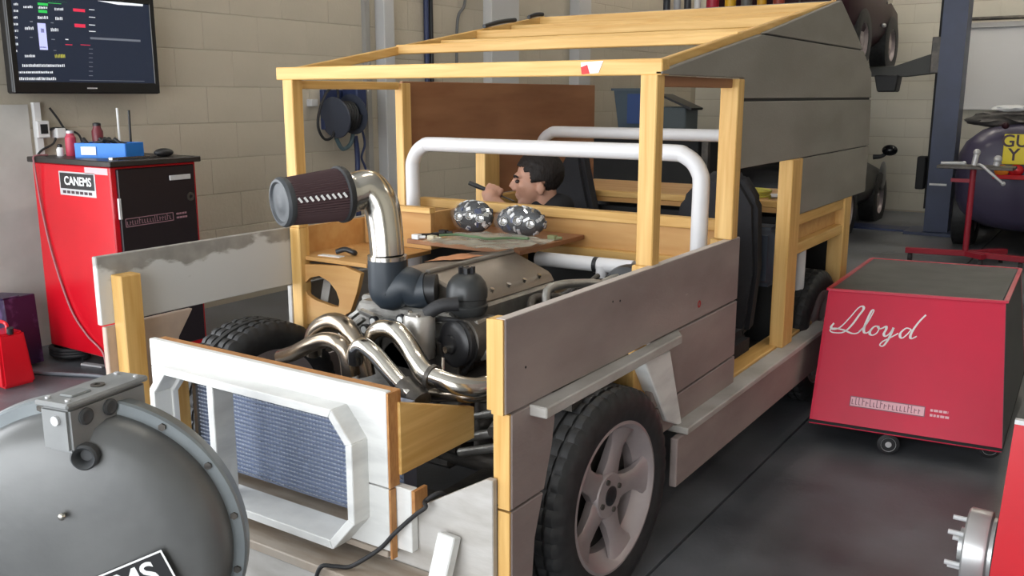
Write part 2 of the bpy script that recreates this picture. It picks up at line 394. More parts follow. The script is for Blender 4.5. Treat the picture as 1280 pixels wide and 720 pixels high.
# arch lip, strut behind the wheel, sill
part('arch_lip', MB().prism([(XS - .004, 1.70, .662), (XS + .045, 1.70, .662), (XS + .036, 2.48, .662), (XS - .004, 2.54, .662)], (0, 0, .027)), WHITEG, bevel=.003)
sq = [ax(*q, XS + .014) for q in ((806, 452), (838, 438), (853, 532), (834, 527))]
part('arch_strut', MB().prism(sq, (-.11, 0, 0)), WHITEW, bevel=.003)
part('arch_strut_core', MB().box((XS - .10, 2.30, .50), (XS - .03, 2.36, .68)), PZ_, bevel=.003)
part('sill_top', MB().box((XS - .02, 2.515, .368), (XS + .052, 4.13, .390)), WHITEG, bevel=.003)
part('sill_board', MB().box((XS + .014, 2.47, .210), (XS + .038, 4.08, .366)), GREYSIDE, bevel=.003)
part('sill_beam', MB().box((XS - .10, 3.04, .34), (XS - .022, 4.08, .398)), PY_, bevel=.003)

# ---- grey box body, both sides
def box_side(x, th, m):
    for nm, yz in (('box_side_board', [(3.17, 1.588), (4.12, 1.772), (4.40, 1.655), (4.545, 1.588)]),
                   ('box_side_board', [(2.36, 1.437), (2.36, 1.447), (3.145, 1.583), (4.555, 1.583), (4.74, 1.49), (4.775, 1.372), (3.0, 1.372), (3.0, 1.437)]),
                   ('box_side_board', [(3.0, 1.362), (4.775, 1.362), (4.80, 1.142), (3.0, 1.142)]),
                   ('box_side_board', [(3.70, 1.138), (4.80, 1.138), (4.79, .915), (3.70, .915)])):
        side_board(nm, yz, m, x, th)
box_side(XS, -.02, GREYBOX)
for z in (1.367, 1.140): part('seam_shade_strip', MB().box((XS - .030, 3.01 if z > 1.2 else 3.71, z - .008), (XS - .006, 4.76, z + .008)), DRK)  # black strips added behind the open seams for their shade
part('seam_shade_strip', MB().box((XS - .030, 3.2, 1.578), (XS - .006, 4.52, 1.594)), DRK)
part('lit_top_edge', MB().box((XS - .024, 1.60, .9075), (XS - .001, 3.03, .9095)), mat('lit_paint_edge', (.55, .49, .46), .5))  # pale paint strip stands in for the highlight along the board's top
side_board('box_lining_panel', [(3.03, 1.14), (3.03, 1.44), (4.70, 1.44), (4.70, .915), (3.70, .915), (3.70, 1.14)], PLYB, mx(XS), .02)
# back of the box
part('box_back_board', MB().prism([(mx(XS) + .02, 4.12, 1.772), (mx(XS) + .02, 4.40, 1.655), (mx(XS) + .02, 4.385, 1.645), (mx(XS) + .02, 4.11, 1.755)], (1.46, 0, 0)), GREYBOX)

# ---- posts, rails and roof frame, mirrored left and right
for sgn in (1, -1):
    f = (lambda x: x) if sgn == 1 else mx
    def pbox(name, a, b, m, **k): return part(name, MB().box((f(a[0]), a[1], a[2]), (f(b[0]), b[1], b[2])), m, bevel=.003, **k)
    zf = .40
    o_ = .012 if sgn == 1 else 0
    pbox('front_post', (XS - .077 + o_, 2.360, .906), (XS - .026 + o_, 2.410, 1.438), PZ_)
    pbox('front_post_foot', (XS - .077, 2.360, zf), (XS - .026, 2.410, .9055), PZ_)
    if sgn == 1: pbox('door_post', (XS - .060, 2.945, .909), (XS + .002, 2.999, 1.434), PZ_)
    else: pbox('door_post', (XS - .064, 2.975, .906), (XS - .022, 3.03, 1.432), PZ_)
    pbox('door_post_foot', (XS - .080, 2.960, zf), (XS - .026, 3.03, .9055), PZ_)
    pbox('rear_door_post', (XS - .052, 3.575, .39), (XS + .004, 3.699, 1.1405), PZ_)
    pbox('rear_corner_post', (XS - .075, 4.44, .28), (XS - .004, 4.555, .95), PZ_)
    pbox('rear_rail', (XS - .065, 3.69, .865), (XS - .012, 4.555, .912), PY_)
    pbox('rear_rail', (XS - .065, 3.69, .745), (XS - .012, 4.555, .79), PY_)
    pbox('rear_rail_panel', (XS - .060, 3.69, .79), (XS - .045, 4.47, .865), PLY)
    pbox('top_rail', (XS - .06, 2.405, 1.405), (XS - .02, 2.96, 1.435), PLYB if sgn == 1 else PY_)
    # sloping roof rail
    part('roof_rail', MB().beam((f(XS - .032), 2.40, 1.460), (f(XS - .032), 4.12, 1.757), .022, .034), PY_, bevel=.003)
roof = [(2.36, 1.436, .044, 'pine'), (2.98, 1.548, .036, ''), (3.53, 1.634, .036, ''), (4.07, 1.725, .04, '')]
for y, z, h, _ in roof:
    wd = .045 if y > 2.4 else .05
    a, b = (mx(XS) - .004, XS - .0005) if y < 2.4 else (mx(XS) + .03, XS - .022)
    part('roof_beam', MB().box((a, y, z), (b, y + wd, z + h)), PX_, bevel=.003)
for y, z in ((3.25, 1.580), (3.80, 1.675)):
    part('roof_beam', MB().box((mx(XS) + .05, y, z), (XS - .047, y + .045, z + .034)), PX_, bevel=.003)
# paper tag with a red print on the front roof beam
pt = part('paper_tag', MB().prism([ay(q[0], q[1], 2.3585) for q in ((726, 78), (754, 76), (748, 91), (727, 93))], (0, .001, 0)), WHITE)
part('print', MB().prism([ay(q[0], q[1], 2.3578) for q in ((726, 84), (734, 81), (737, 92), (727, 93))], (0, .0006, 0)), mat('red_print', (.6, .03, .03), .6), pt)

# ---- white roll bars
def rollbar(y, zt, x0, x1, r, zb=.34):
    b = .10; pts = [(x0, y, zb), (x0, y, .7), (x0, y, zt - b - .12), (x0, y, zt - b)]
    for a in (20, 45, 70): pts.append((x0 + b - b * math.cos(R(a)), y, zt - b + b * math.sin(R(a))))
    pts += [(x0 + b, y, zt), (x0 + .3, y, zt), (x1 - .3, y, zt), (x1 - b, y, zt)]
    for a in (70, 45, 20): pts.append((x1 - b + b * math.cos(R(a)), y, zt - b + b * math.sin(R(a))))
    pts += [(x1, y, zt - b), (x1, y, zt - b - .12), (x1, y, .7), (x1, y, zb)]
    return MB().tube(pts, r, 14, 5)
part('roll_bar', rollbar(2.95, 1.190, -2.450, -1.195, .029), WHITEP, smooth=50)
part('roll_bar', rollbar(4.02, 1.205, -2.50, -1.16, .028), WHITEP, smooth=50)

# ---- dash rail, scuttle and floor inside
part('dash_rail', MB().box((mx(XS) + .06, 3.06, .918), (XS - .08, 3.11, .956)), PX_, bevel=.003)
part('dash_panel', MB().box((mx(XS) + .06, 3.075, .80), (XS - .08, 3.095, .918)), PLY)
part('dash_rail', MB().box((mx(XS) + .06, 3.045, .775), (XS - .08, 3.10, .815)), PX_, bevel=.003)
part('firewall', MB().box((mx(XS) + .06, 3.085, .40), (XS - .08, 3.10, .775)), DRK)
part('rear_bench_rail', MB().box((mx(XS) + .08, 3.86, .916), (XS - .08, 3.90, .945)), PX_, bevel=.003)
part('load_floor', MB().box((mx(XS) + .03, 3.86, .895), (XS - .075, 4.70, .915)), PLY)
part('cab_floor', MB().box((mx(XS) + .03, 3.10, .30), (XS - .10, 4.70, .325)), DRK)
part('bulkhead', MB().box((mx(XS) + .09, 3.87, .325), (XS - .10, 3.89, .875)), DRK)
part('fuel_tank', MB().box((-1.62, 3.70, .60), (XS - .09, 3.865, .85)), mat('blue_grey_tank', (.07, .085, .115), .45), bevel=.03, seg=3, smooth=60)
part('tail_panel', MB().box((mx(XS) + .03, 4.70, .325), (XS - .1, 4.72, .88)), DRK)
for x in (-2.2, -1.46):
    part('chassis_rail', MB().box((x - .04, 1.66, .20), (x + .04, 4.75, .30)), STEELD, bevel=.004)
for y in (1.85, 3.2, 4.1): part('chassis_crossmember', MB().box((-2.2, y, .21), (-1.46, y + .06, .29)), STEELD)
for y in (2.13, 4.18): part('axle', MB().cyl((-2.5, y, .308), (-1.16, y, .308), .035, 12), STEELD, smooth=40)

# ---- far wing (inside face seen across the engine)
side_board('upper_wing_board', [(1.588, .692), (3.035, .692), (3.035, .905), (1.588, .905)], SCUFF, mx(XS), .022)
side_board('front_wing_board', [(1.60, .40), (1.60, .684), (1.92, .684), (1.86, .60), (1.80, .40)], mat('pink_grey_ply', (.55, .42, .33), .6, col2=(.42, .33, .27), scale=8), mx(XS), .022)
side_board('rear_wing_board', [(2.36, .684), (3.035, .684), (3.035, .385), (2.36, .385)], WHITEG, mx(XS), .022)
part('wing_post', MB().box((mx(XS) + .022, 1.63, .30), (mx(XS) + .075, 1.70, .845)), PZ_, bevel=.003)
part('sill_board', MB().box((mx(XS) - .044, 2.50, .205), (mx(XS) - .02, 4.08, .366)), GREYSIDE)
part('wheelarch_stay', MB().beam((-2.40, 2.32, .45), (-2.50, 2.50, .70), .03, .03), WHITEG)

# ---- grille panel with its eight-sided frame
GX0, GX1, GY = -2.275, -1.385, 1.552
oct_in = [(-2.137, .625), (-1.525, .625), (-1.475, .565), (-1.475, .385), (-1.535, .318), (-2.127, .318), (-2.185, .385), (-2.185, .565)]
out8 = [(GX0 + .14, .703), (GX1 - .14, .703), (GX1, .60), (GX1, .462), (GX1, .462), (GX0, .462), (GX0, .462), (GX0, .60)]
def pan(name, poly, m, y=GY, th=.02, **k): return part(name, MB().prism([(x, y, z) for x, z in poly], (0, th, 0)), m, bevel=.002, **k)
pan('grille_panel', [(-1.475, .464), (GX1, .464), (GX1, .703), (GX0, .703), (GX0, .622), (-1.475, .622)], WHITEW)

pan('grille_panel_cheek', [(-1.475, .46), (GX1, .46), (GX1, .30), (-1.54, .30), (-1.475, .38)], WHITEW)
pan('grille_panel_cheek', [(-2.185, .622), (GX0, .622), (GX0, .30), (-2.185, .30)], WHITEW)
pan('grille_corner', [(-1.535, .626), (-1.474, .626), (-1.474, .56)], WHITEW, GY + .001)
pan('grille_corner', [(-2.127, .626), (-2.186, .626), (-2.186, .56)], WHITEW, GY + .001)
part('panel_edge', MB().box((GX1, GY + .001, .464), (GX1 + .006, GY + .035, .700)), ENDG)
part('panel_backing', MB().box((GX0, GY + .02, .655), (GX1, GY + .055, .698)), ENDG, bevel=.002)
part('panel_edge', MB().box((GX1, GY + .001, .28), (GX1 + .006, GY + .02, .46)), ENDG)
oct_out = [(-2.15, .652), (-1.51, .652), (-1.447, .578), (-1.447, .375), (-1.522, .29), (-2.14, .29), (-2.213, .375), (-2.213, .578)]
names8 = ['frame_top_rail', 'frame_corner_rail', 'frame_side_rail', 'frame_corner_rail', 'frame_bottom_rail', 'frame_corner_rail', 'frame_side_rail', 'frame_corner_rail']
def inset(p, d):
    c = Vector((XC, .47)); n = len(p); out = []
    for i in range(n):
        a, b, c_ = Vector(p[i - 1]), Vector(p[i]), Vector(p[(i + 1) % n])
        e1, e2 = (b - a).normalized(), (c_ - b).normalized(); n1, n2 = Vector((e1.y, -e1.x)), Vector((e2.y, -e2.x))
        bis = (n1 + n2).normalized(); out.append(b + bis * (d / max(.2, bis.dot(n1))))
    return out
oi = inset(oct_out, .022)
for i in range(8):
    j = (i + 1) % 8
    a, b, c, d = oct_out[i], oct_out[j], oi[j], oi[i]
    dy = .105 if i in (4,) else .058
    part(names8[i], MB().prism([(q[0], 1.497, q[1]) for q in (a, b, c, d)], (0, dy, 0)), WHITEW, bevel=.002)
part('frame_mullion', MB().box((-1.968, 1.500, .30), (-1.942, 1.566, .635)), WHITEW, bevel=.002)
# radiator behind the opening: core, fins, tanks
rad = part('radiator', MB().box((-2.20, 1.650, .315), (-1.42, 1.70, .635)), RADM)
fin = MB()
nx, nz = 64, 26
x0, x1, z0, z1 = -2.195, -1.425, .32, .63
for k in range(nz):
    z = z0 + (k + .5) * (z1 - z0) / nz
    pts = []
    for i in range(nx * 2 + 1):
        x = x0 + (x1 - x0) * i / (nx * 2); pts.append((x, z + (.0022 if i % 2 else -.0022)))
    for i in range(len(pts) - 1):
        (xa, za), (xb, zb) = pts[i], pts[i + 1]
        fin.add([(xa, 1.6495, za - .0030), (xb, 1.6495, zb - .0030), (xb, 1.6420, zb + .0030), (xa, 1.6420, za + .0030)], [(0, 1, 2, 3)])
part('radiator_mesh', fin, RADF, rad, kind='stuff')
part('radiator_frame', MB().box((-2.215, 1.640, .315), (-2.20, 1.705, .635)), ALU, rad)
part('lower_tray', MB().box((-2.27, 1.56, .275), (-1.40, 1.72, .292)), TANW, bevel=.002)
part('inner_block', MB().box((-2.265, 1.58, .30), (-2.215, 1.63, .62)), PZ_, bevel=.002)
# bumper shelf, apron and brace at the front
part('bumper_shelf', MB().box((-2.30, 1.47, .225), (-1.10, 1.60, .25)), TANW, bevel=.003)
part('bumper_face', MB().box((-2.30, 1.475, .12), (-1.50, 1.495, .224)), WHITEG, bevel=.002)
part('apron_block', MB().box((-1.430, 1.575, .30), (-1.335, 1.60, .462)), WHITEW, bevel=.002)
part('apron_block_end', MB().box((-1.335, 1.577, .40), (-1.325, 1.625, .460)), ENDG)
part('apron_board', MB().prism([(x, 1.602, z) for x, z in ((-1.46, .26), (-1.395, .34), (-1.31, .425), (-1.135, .528), (-1.117, .528), (-1.117, .14), (-1.46, .14))], (0, .02, 0)), WHITEG, bevel=.002)
part('apron_brace', MB().beam(ay(562, 668, 1.585), ay(545, 745, 1.54), .05, .03, (0, -1, .2)), WHITEW, bevel=.003)
part('wing_gusset', MB().prism([(-1.372, y, z) for y, z in ((1.585, .672), (1.885, .575), (1.885, .488), (1.585, .488))], (-.018, 0, 0)), PY_, bevel=.002)

for a_, b_, c_ in (((584, 547), (645, 536), 1.95), ((575, 566), (645, 556), 1.93), ((596, 520), (640, 512), 2.0)):
    part('suspension_arm', MB().tube([ay(*a_, c_), ay(*b_, c_)], .013, 10, curve=False), ALU, smooth=50)
part('suspension_leg', MB().cyl(ay(606, 500, 2.02), ay(604, 560, 2.02), .028, 14), STEELD, smooth=50)
# ---- wooden pieces around the engine
bo_ = [(371, 330), (371, 352), (371, 378), (371, 402), (384, 405), (398, 408), (420, 400), (438, 390), (446, 366), (451, 342), (430, 333), (400, 331)]
bp = [ay(*q, 2.38) for q in bo_]
ov = [(388, 347), (382, 353), (381, 361), (385, 369), (394, 375), (405, 379), (416, 383), (423, 384), (424, 376), (420, 364), (411, 352), (399, 345)]
br = part('ply_bracket', MB().ring([(p.x, 2.38, p.z) for p in bp], [(ay(*q, 2.38).x, 2.38, ay(*q, 2.38).z) for q in ov], (0, .02, 0)), PLY, bevel=.001)
part('wing_lining', MB().box((mx(XS) + .023, 2.41, .762), (mx(XS) + .034, 2.95, .902)), PLY, bevel=.002)
part('ply_shelf', MB().box((-2.56, 2.385, .785), (-2.20, 2.75, .80)), PLY, bevel=.002)
part('footwell_panel', MB().box((-2.54, 2.75, .80), (-2.20, 2.77, .955)), PLY, bevel=.002)
part('footwell_panel', MB().box((-2.222, 2.772, .80), (-2.202, 3.058, .944)), PLY, bevel=.002)
part('footwell_rail', MB().box((-2.55, 2.72, .945), (-2.18, 2.755, .965)), PX_)

# ---- wheels: children of the vehicle
def wheel(center, ydir, steer):
    # local: axis along +X is the outer face
    M = Matrix.Translation(center) @ Matrix.Rotation(steer, 4, 'Z') @ Matrix.Rotation(0 if ydir > 0 else math.pi, 4, 'Z')
    ty = MB(); W = .096
    prof = [(.205, -W + .012), (.225, -W + .002), (.262, -W), (.290, -W + .010), (.302, -W + .022), (.3035, -.055), (.297, -.054), (.297, -.046), (.304, -.045), (.304, -.020),
            (.297, -.019), (.297, -.011), (.3045, -.010), (.3045, .010), (.297, .011), (.297, .019), (.304, .020), (.304, .045), (.297, .046), (.297, .054), (.3035, .055),
            (.302, W - .022), (.290, W - .010), (.262, W), (.225, W - .002), (.205, W - .012)]
    sh = {3, 4, 5, 8, 9, 16, 17, 20, 21, 22}
    ty.lathe(prof, (0, 0, 0), (1, 0, 0), 168, rfun=lambda i, j, r: r - .006 if (j in sh and i % 4 == 0) else r, caps=False)
    tyo = ty.xf(M).build('tyre', TYRE, T, smooth=35)
    rm = MB()
    rm.lathe([(.150, -.07), (.196, -.085), (.212, -.085), (.212, -.078), (.185, -.06), (.172, .0), (.178, .05), (.200, .066), (.204, .078), (.212, .084), (.216, .082), (.216, .088), (.206, .090), (.194, .080), (.186, .060), (.165, .045), (.160, -.05)], (0, 0, 0), (1, 0, 0), 64, caps=False)
    rim = rm.xf(M).build('rim', RIMM, T, smooth=40)
    for k in range(5):
        a = 2 * math.pi * k / 5 + R(54); d = Vector((0, -math.sin(a), math.cos(a))); t = Vector((0, math.cos(a), math.sin(a)))
        sp = MB(); X = Vector((1, 0, 0)); secs = [(.02, .032, .058, .03), (.062, .040, .062, .03), (.095, .031, .064, .03), (.140, .031, .067, .026), (.170, .048, .073, .016), (.192, .070, .078, .008)]
        vs = []
        for r_, hw, x1, dep in secs:
            for sx_, ww in ((-1, 1.0), (-1, .72), (1, .72), (1, 1.0)):
                top = x1 if ww < 1 else x1 - .008
                vs.append(d * r_ + t * (sx_ * hw * ww) + X * top)
            vs.append(d * r_ + t * hw + X * (x1 - dep)); vs.append(d * r_ - t * hw + X * (x1 - dep))
        fs = []
        for s_ in range(len(secs) - 1):
            for q in range(6): fs.append((s_ * 6 + q, s_ * 6 + (q + 1) % 6, (s_ + 1) * 6 + (q + 1) % 6, (s_ + 1) * 6 + q))
        fs += [tuple(range(5, -1, -1)), tuple(range((len(secs) - 1) * 6, len(secs) * 6))]
        sp.add(vs, fs).xf(M).build('spoke', RIMM, rim, smooth=40)
    MB().lathe([(.068, .03), (.068, .058), (.062, .066), (.034, .068), (0, .068)], (0, 0, 0), (1, 0, 0), 28).xf(M).build('hub', RIMM, rim, smooth=40)
    MB().lathe([(.028, .066), (.028, .071), (.022, .074), (0, .074)], (0, 0, 0), (1, 0, 0), 20).xf(M).build('centre_cap', BLKP, rim, smooth=40)
    for k in range(4):
        a = 2 * math.pi * k / 4 + R(20)
        c = Vector((.062, -.047 * math.sin(a), .047 * math.cos(a)))
        MB().cyl(c, c + Vector((.010, 0, 0)), .008, 8).xf(M).build('wheel_bolt', STEELD, rim)
    MB().cyl((-.03, 0, 0), (.016, 0, 0), .164, 40).xf(M).build('wheel_shade_disc', mat('wheel_shade_black', (.02, .018, .018), .6), rim)  # black disc added behind the spokes to shade the openings
    return tyo
wheel((XS - .072, 2.125, .305), 1, R(-3))
wheel((mx(XS) + .075, 2.13, .305), -1, R(-4))
wheel((XS - .10, 4.18, .305), 1, 0)
wheel((mx(XS) + .10, 4.18, .305), -1, 0)

# ---- seats
def seat(x, y, k=1.0, zt=1.10, zc=.48, dp=.42):
    part('seat_back', MB().prism([(x - .19, y + .02, .45), (x - .20, y + .06, .70), (x - .16 * k, y + .14, zt - .10), (x - .08 * k, y + .17, zt), (x + .08 * k, y + .17, zt), (x + .16 * k, y + .14, zt - .10), (x + .20, y + .06, .70), (x + .19, y + .02, .45)], (0, .09, .02)), BLKS, bevel=.02, seg=2, smooth=60)
    part('seat_cushion', MB().box((x - .20, y - dp, .345), (x + .20, y + .06, zc)), BLKS, bevel=.03, seg=2, smooth=60)
    part('seat_base', MB().box((x - .16, y - dp + .06, .325), (x + .16, y, .35)), BLKP)
seat(-1.37, 3.42, 1.0, 1.06)
seat(-2.16, 3.60, .45, 1.13, .415, .26)

# ---- engine: one part of the vehicle with its own pieces
ENG = part('engine', MB().box((-1.97, 2.06, .33), (-1.56, 2.74, .70)).box((-1.90, 2.10, .26), (-1.62, 2.60, .34)), STEELD, bevel=.012)
def ep(name, mb, m, **k): return mb.build(name, m, ENG, **k)
ep('cylinder_head', MB().box((-1.95, 2.08, .695), (-1.54, 2.58, .775)), ALU, bevel=.008)
ep('valve_cover', MB().prism([(x, 2.12, z) for x, z in ((-1.93, .772), (-1.93, .815), (-1.90, .842), (-1.72, .862), (-1.57, .805), (-1.55, .772))], (0, .48, 0)),
   mat('brown_grey_cover', (.22, .185, .155), .42, .55, col2=(.27, .235, .20), scale=6), bevel=.008, smooth=40)
ep('valve_cover_rib', MB().beam((-1.72, 2.13, .863), (-1.72, 2.59, .863), .02, .012), ALU, bevel=.003)
for k in range(5):
    c = Vector((-1.572, 2.16 + k * .09, .795)); ep('cover_bolt', MB().cyl(c, c + Vector((.006, 0, .014)), .008, 6), CHROME)
ep('timing_cover', MB().prism([(-1.95, 2.02, .42), (-1.53, 2.02, .42), (-1.50, 2.02, .70), (-1.56, 2.02, .775), (-1.90, 2.02, .775), (-1.97, 2.02, .66)], (0, .06, 0)), ALU, bevel=.008)
# intake: air filter on -Y, polished bend, silicone elbow, throttle
fb, fc = ay(426, 243, 1.92), ay(352, 253, 1.75)
fd = (fc - fb).normalized(); fl_ = (fc - fb).length
fil = ep('air_filter', MB().lathe([(.064, -.004), (.076, .0)] + [(.076 - .010 * (i / 8), .004 + i * (fl_ - .014) / 8) for i in range(9)] + [(.060, fl_ - .008)], fb, fd, 120, rfun=lambda i, j, r: r - (.0032 if i % 2 and 1 < j < 10 else 0)), FILT, smooth=20)
MB().lathe([(.0665, fl_ - .016), (.0690, fl_ - .010), (.0690, fl_), (.064, fl_ + .008), (.057, fl_ + .009), (.052, fl_ + .003), (.030, fl_ + .003), (.022, fl_ + .007), (0, fl_ + .007)], fb, fd, 40).build('filter_end_cap', mat('grey_rubber_cap', (.045, .05, .056), .5), fil, smooth=30)
MB().lathe([(.058, -.012), (.079, -.010), (.081, -.004), (.081, .006), (.075, .010)], fb, fd, 40).build('filter_base', BLKR, fil, smooth=30)
for k in range(9):
    t = k / 8.0; c = fb + fd * (.02 + t * (fl_ - .05)); vert = Vector((0, 0, 1)); rt = fd.cross(vert).normalized()
    nrm = (-rt if rt.y > 0 else rt) * .88 + vert * -.02
    MB().beam(c + nrm.normalized() * (.0755 - .0098 * t) + vert * .003, c + nrm.normalized() * (.0760 - .0098 * t) + vert * .016 + fd * .010, .006, .003, nrm).build('filter_print', INK, fil)
pb = [ay(*q, c) for q, c in (((432, 243), 1.945), ((446, 238), 1.985), ((466, 240), 2.00), ((477, 258), 2.02), ((481, 282), 2.02), ((484, 318), 2.02))]
pipe = ep('intake_bend', MB().tube([fb - fd * .0, fb - fd * .040, ay(460, 236, 1.995), ay(475, 253, 2.015)] + pb[4:], [.058, .056, .054, .053, .051, .050], 28, 8), CHROME, smooth=60)
pbt = pb[-1]
MB().lathe([(.050, -.008), (.058, -.006), (.058, .006), (.050, .008)], pbt + Vector((0, 0, -.008)), (0, 0, 1), 32, caps=False).build('hose_clamp', CHROME, pipe, smooth=30)
MB().lathe([(.056, -.006), (.063, -.004), (.063, .006), (.056, .008)], fb - fd * .022, fd, 32, caps=False).build('hose_clamp', CHROME, pipe, smooth=30)
e0 = pbt + Vector((0, 0, -.004))
eo = ay(526, 362, 2.06)
ep('silicone_elbow', MB().tube([e0, e0 + Vector((0, 0, -.06)), e0 + Vector((.004, .004, -.105)), e0 * .45 + eo * .55 + Vector((-.004, 0, -.034)), eo + Vector((-.01, 0, -.004)), eo + Vector((.02, .012, 0))], [.057, .058, .059, .058, .053, .051], 28, 7), SILI, smooth=60)
ep('throttle_body', MB().cyl(eo + Vector((.010, .008, 0)), eo + Vector((.040, .024, 0)), .046, 24), BLKP, smooth=40)
# oil filler dome / breather canister
cn = ay(584, 388, 2.10)
can = ep('breather_canister', MB().lathe([(.0, -.016), (.050, -.012), (.057, .0), (.061, .012), (.061, .018), (.056, .022), (.057, .038), (.060, .041), (.060, .064), (.054, .084), (.042, .100), (.026, .110), (.0, .112)], cn, (0, 0, 1), 40), mat('dark_grey_plastic', (.035, .037, .038), .38), smooth=30)
for k in range(6):
    a = k * math.pi / 3
    MB().box((-.005, -.004, 0), (.005, .004, .024)).xf(Matrix.Translation(cn + Vector((.020 * math.cos(a), .020 * math.sin(a), .104))) @ Matrix.Rotation(a, 4, 'Z')).build('cap_lug', BLKP, can)
MB().cyl(cn + Vector((0, 0, .108)), cn + Vector((0, 0, .126)), .013, 12).build('cap', BLKP, can)
# thermostat housing cylinder
tc_ = ay(525, 446, 1.955); th_ = ay(525, 393, 1.955)
ep('thermostat_housing', MB().lathe([(.043, 0), (.045, .006), (.045, (th_ - tc_).length - .01), (.040, (th_ - tc_).length), (0, (th_ - tc_).length + .004)], tc_, (0, 0, 1), 36), mat('light_cast_aluminium', (.62, .60, .57), .4, .7, col2=(.50, .48, .45), scale=20), smooth=40)
ep('coolant_hose', MB().tube([th_ + Vector((.015, .01, .0)), th_ + Vector((.05, .03, .025)), th_ + Vector((.09, .06, .03))], .020, 14), BLKR, smooth=60)
for k in range(3):
    c = th_ + Vector((.034 * math.cos(k * 2.1 - 1), .034 * math.sin(k * 2.1 - 1), 0)); ep('housing_bolt', MB().cyl(c, c + Vector((0, 0, .008)), .006, 6), CHROME)
# alternator / pulley wheel facing forward
al = ay(567, 430, 1.985)
ep('pulley', MB().lathe([(0, -.02), (.026, -.02), (.028, -.012), (.046, -.010), (.060, -.006), (.066, 0), (.062, .006), (.066, .012), (.066, .024), (.050, .03), (0, .03)], al, (.25, 1, -.05), 40), BLKP, smooth=30)
ep('alternator', MB().cyl(al + Vector((.006, .03, 0)), al + Vector((.03, .15, -.005)), .064, 30), STEELD, smooth=40, bevel=.006)
ep('pulley_bolt', MB().cyl(al + Vector((-.004, -.035, -.01)), al + Vector((0, -.015, -.01)), .010, 6), CHROME)
ep('drive_belt', MB().tube([al + Vector((.06, .02, 0)), al + Vector((.0, .02, .062)), al + Vector((-.16, .02, .02)), al + Vector((-.24, .02, -.16)), al + Vector((-.12, .02, -.22)), al + Vector((.03, .02, -.07))], .007, 8, 6, closed=True), BLKR, smooth=60)
ep('crank_pulley', MB().lathe([(0, -.01), (.08, -.01), (.08, .02), (0, .02)], al + Vector((-.19, .01, -.10)), (0, 1, 0), 36), STEELD, smooth=30)
ep('bracket_arm', MB().beam(ay(540, 398, 2.02), ay(600, 405, 2.08), .03, .02).beam(ay(597, 400, 2.06), ay(612, 448, 2.06), .05, .03), ALU, bevel=.003)
ep('gearbox_casing', MB().cyl((-1.70, 2.74, .56), (-1.70, 3.04, .52), .15, 24), ALU, smooth=40)
# lever bracket left of the elbow
for a, b in (((425, 425), (432, 402)), ((432, 402), (450, 388)), ((450, 388), (478, 400)), ((437, 412), (455, 398))):
    ep('lever', MB().beam(ay(*a, 1.97), ay(*b, 1.99), .012, .022, (0, -1, 0)), ALU, bevel=.002)
for q in ((455, 412), (500, 400), (466, 402)):
    c = ay(*q, 1.965); b_ = ep('sensor', MB().lathe([(.016, 0), (.016, .012), (.012, .014), (.012, .035)], c, (0, 1, 0), 20), BLKP, smooth=30)
    MB().lathe([(.006, -.003), (.010, -.003), (.010, .002), (.006, .002)], c, (0, 1, 0), 16).build('sensor_ring', INK, b_)
ep('manifold_flange', MB().box((-1.93, 1.985, .60), (-1.50, 2.02, .70)), STEELD, bevel=.004)
# exhaust primaries
def path(lst): return [ay(x, y, c) for x, y, c in lst]
ex = [
    ('exhaust_pipe', [(392, 440, 1.90), (391, 425, 1.88), (398, 410, 1.87), (415, 402, 1.86), (432, 408, 1.85), (443, 424, 1.84), (452, 446, 1.84), (458, 470, 1.84)], .0265, EXH),
    ('exhaust_pipe', [(352, 446, 1.86), (368, 441, 1.84), (388, 431, 1.82), (408, 425, 1.81), (424, 430, 1.80), (433, 444, 1.80), (437, 470, 1.80)], .0235, EXH),
    ('exhaust_pipe', [(444, 452, 1.80), (445, 438, 1.79), (453, 432, 1.785), (466, 440, 1.78), (482, 458, 1.775), (500, 479, 1.765), (515, 494, 1.755)], .0225, CHROME),
    ('exhaust_pipe', [(466, 437, 1.88), (467, 420, 1.87), (478, 411, 1.86), (494, 413, 1.85), (508, 428, 1.84), (521, 450, 1.82), (533, 466, 1.80), (550, 474, 1.80), (575, 482, 1.82), (600, 484, 1.86), (622, 474, 1.93), (640, 458, 2.02)], .0265, CHROME),
    ('exhaust_pipe', [(540, 494, 1.83), (565, 493, 1.84), (590, 494, 1.86), (620, 490, 1.92), (645, 480, 2.0)], .020, EXH),
    ('exhaust_pipe', [(500, 425, 1.95), (515, 445, 1.93), (528, 470, 1.90), (545, 484, 1.88)], .022, EXH)]
for nm, l, r, m in ex: ep(nm, MB().tube(path(l), r, 18, 7), m, smooth=60)
j = ay(512, 490, 1.765)
jd = (ay(530, 508, 1.75) - ay(498, 476, 1.77)).normalized()
ep('pipe_coupling', MB().lathe([(.026, -.03), (.030, -.028), (.030, .02), (.033, .022), (.033, .05), (.024, .055)], j, jd, 24), STEELD, smooth=30)
ep('clamp_ring', MB().lathe([(.028, -.006), (.033, -.006), (.033, .006), (.028, .006)], ay(540, 471, 1.80), ay(552, 475, 1.80) - ay(533, 466, 1.80), 24), STEELD, smooth=30)
ep('clamp_bolt', MB().cyl(ay(554, 462, 1.79), ay(554, 447, 1.79), .004, 8), CHROME)
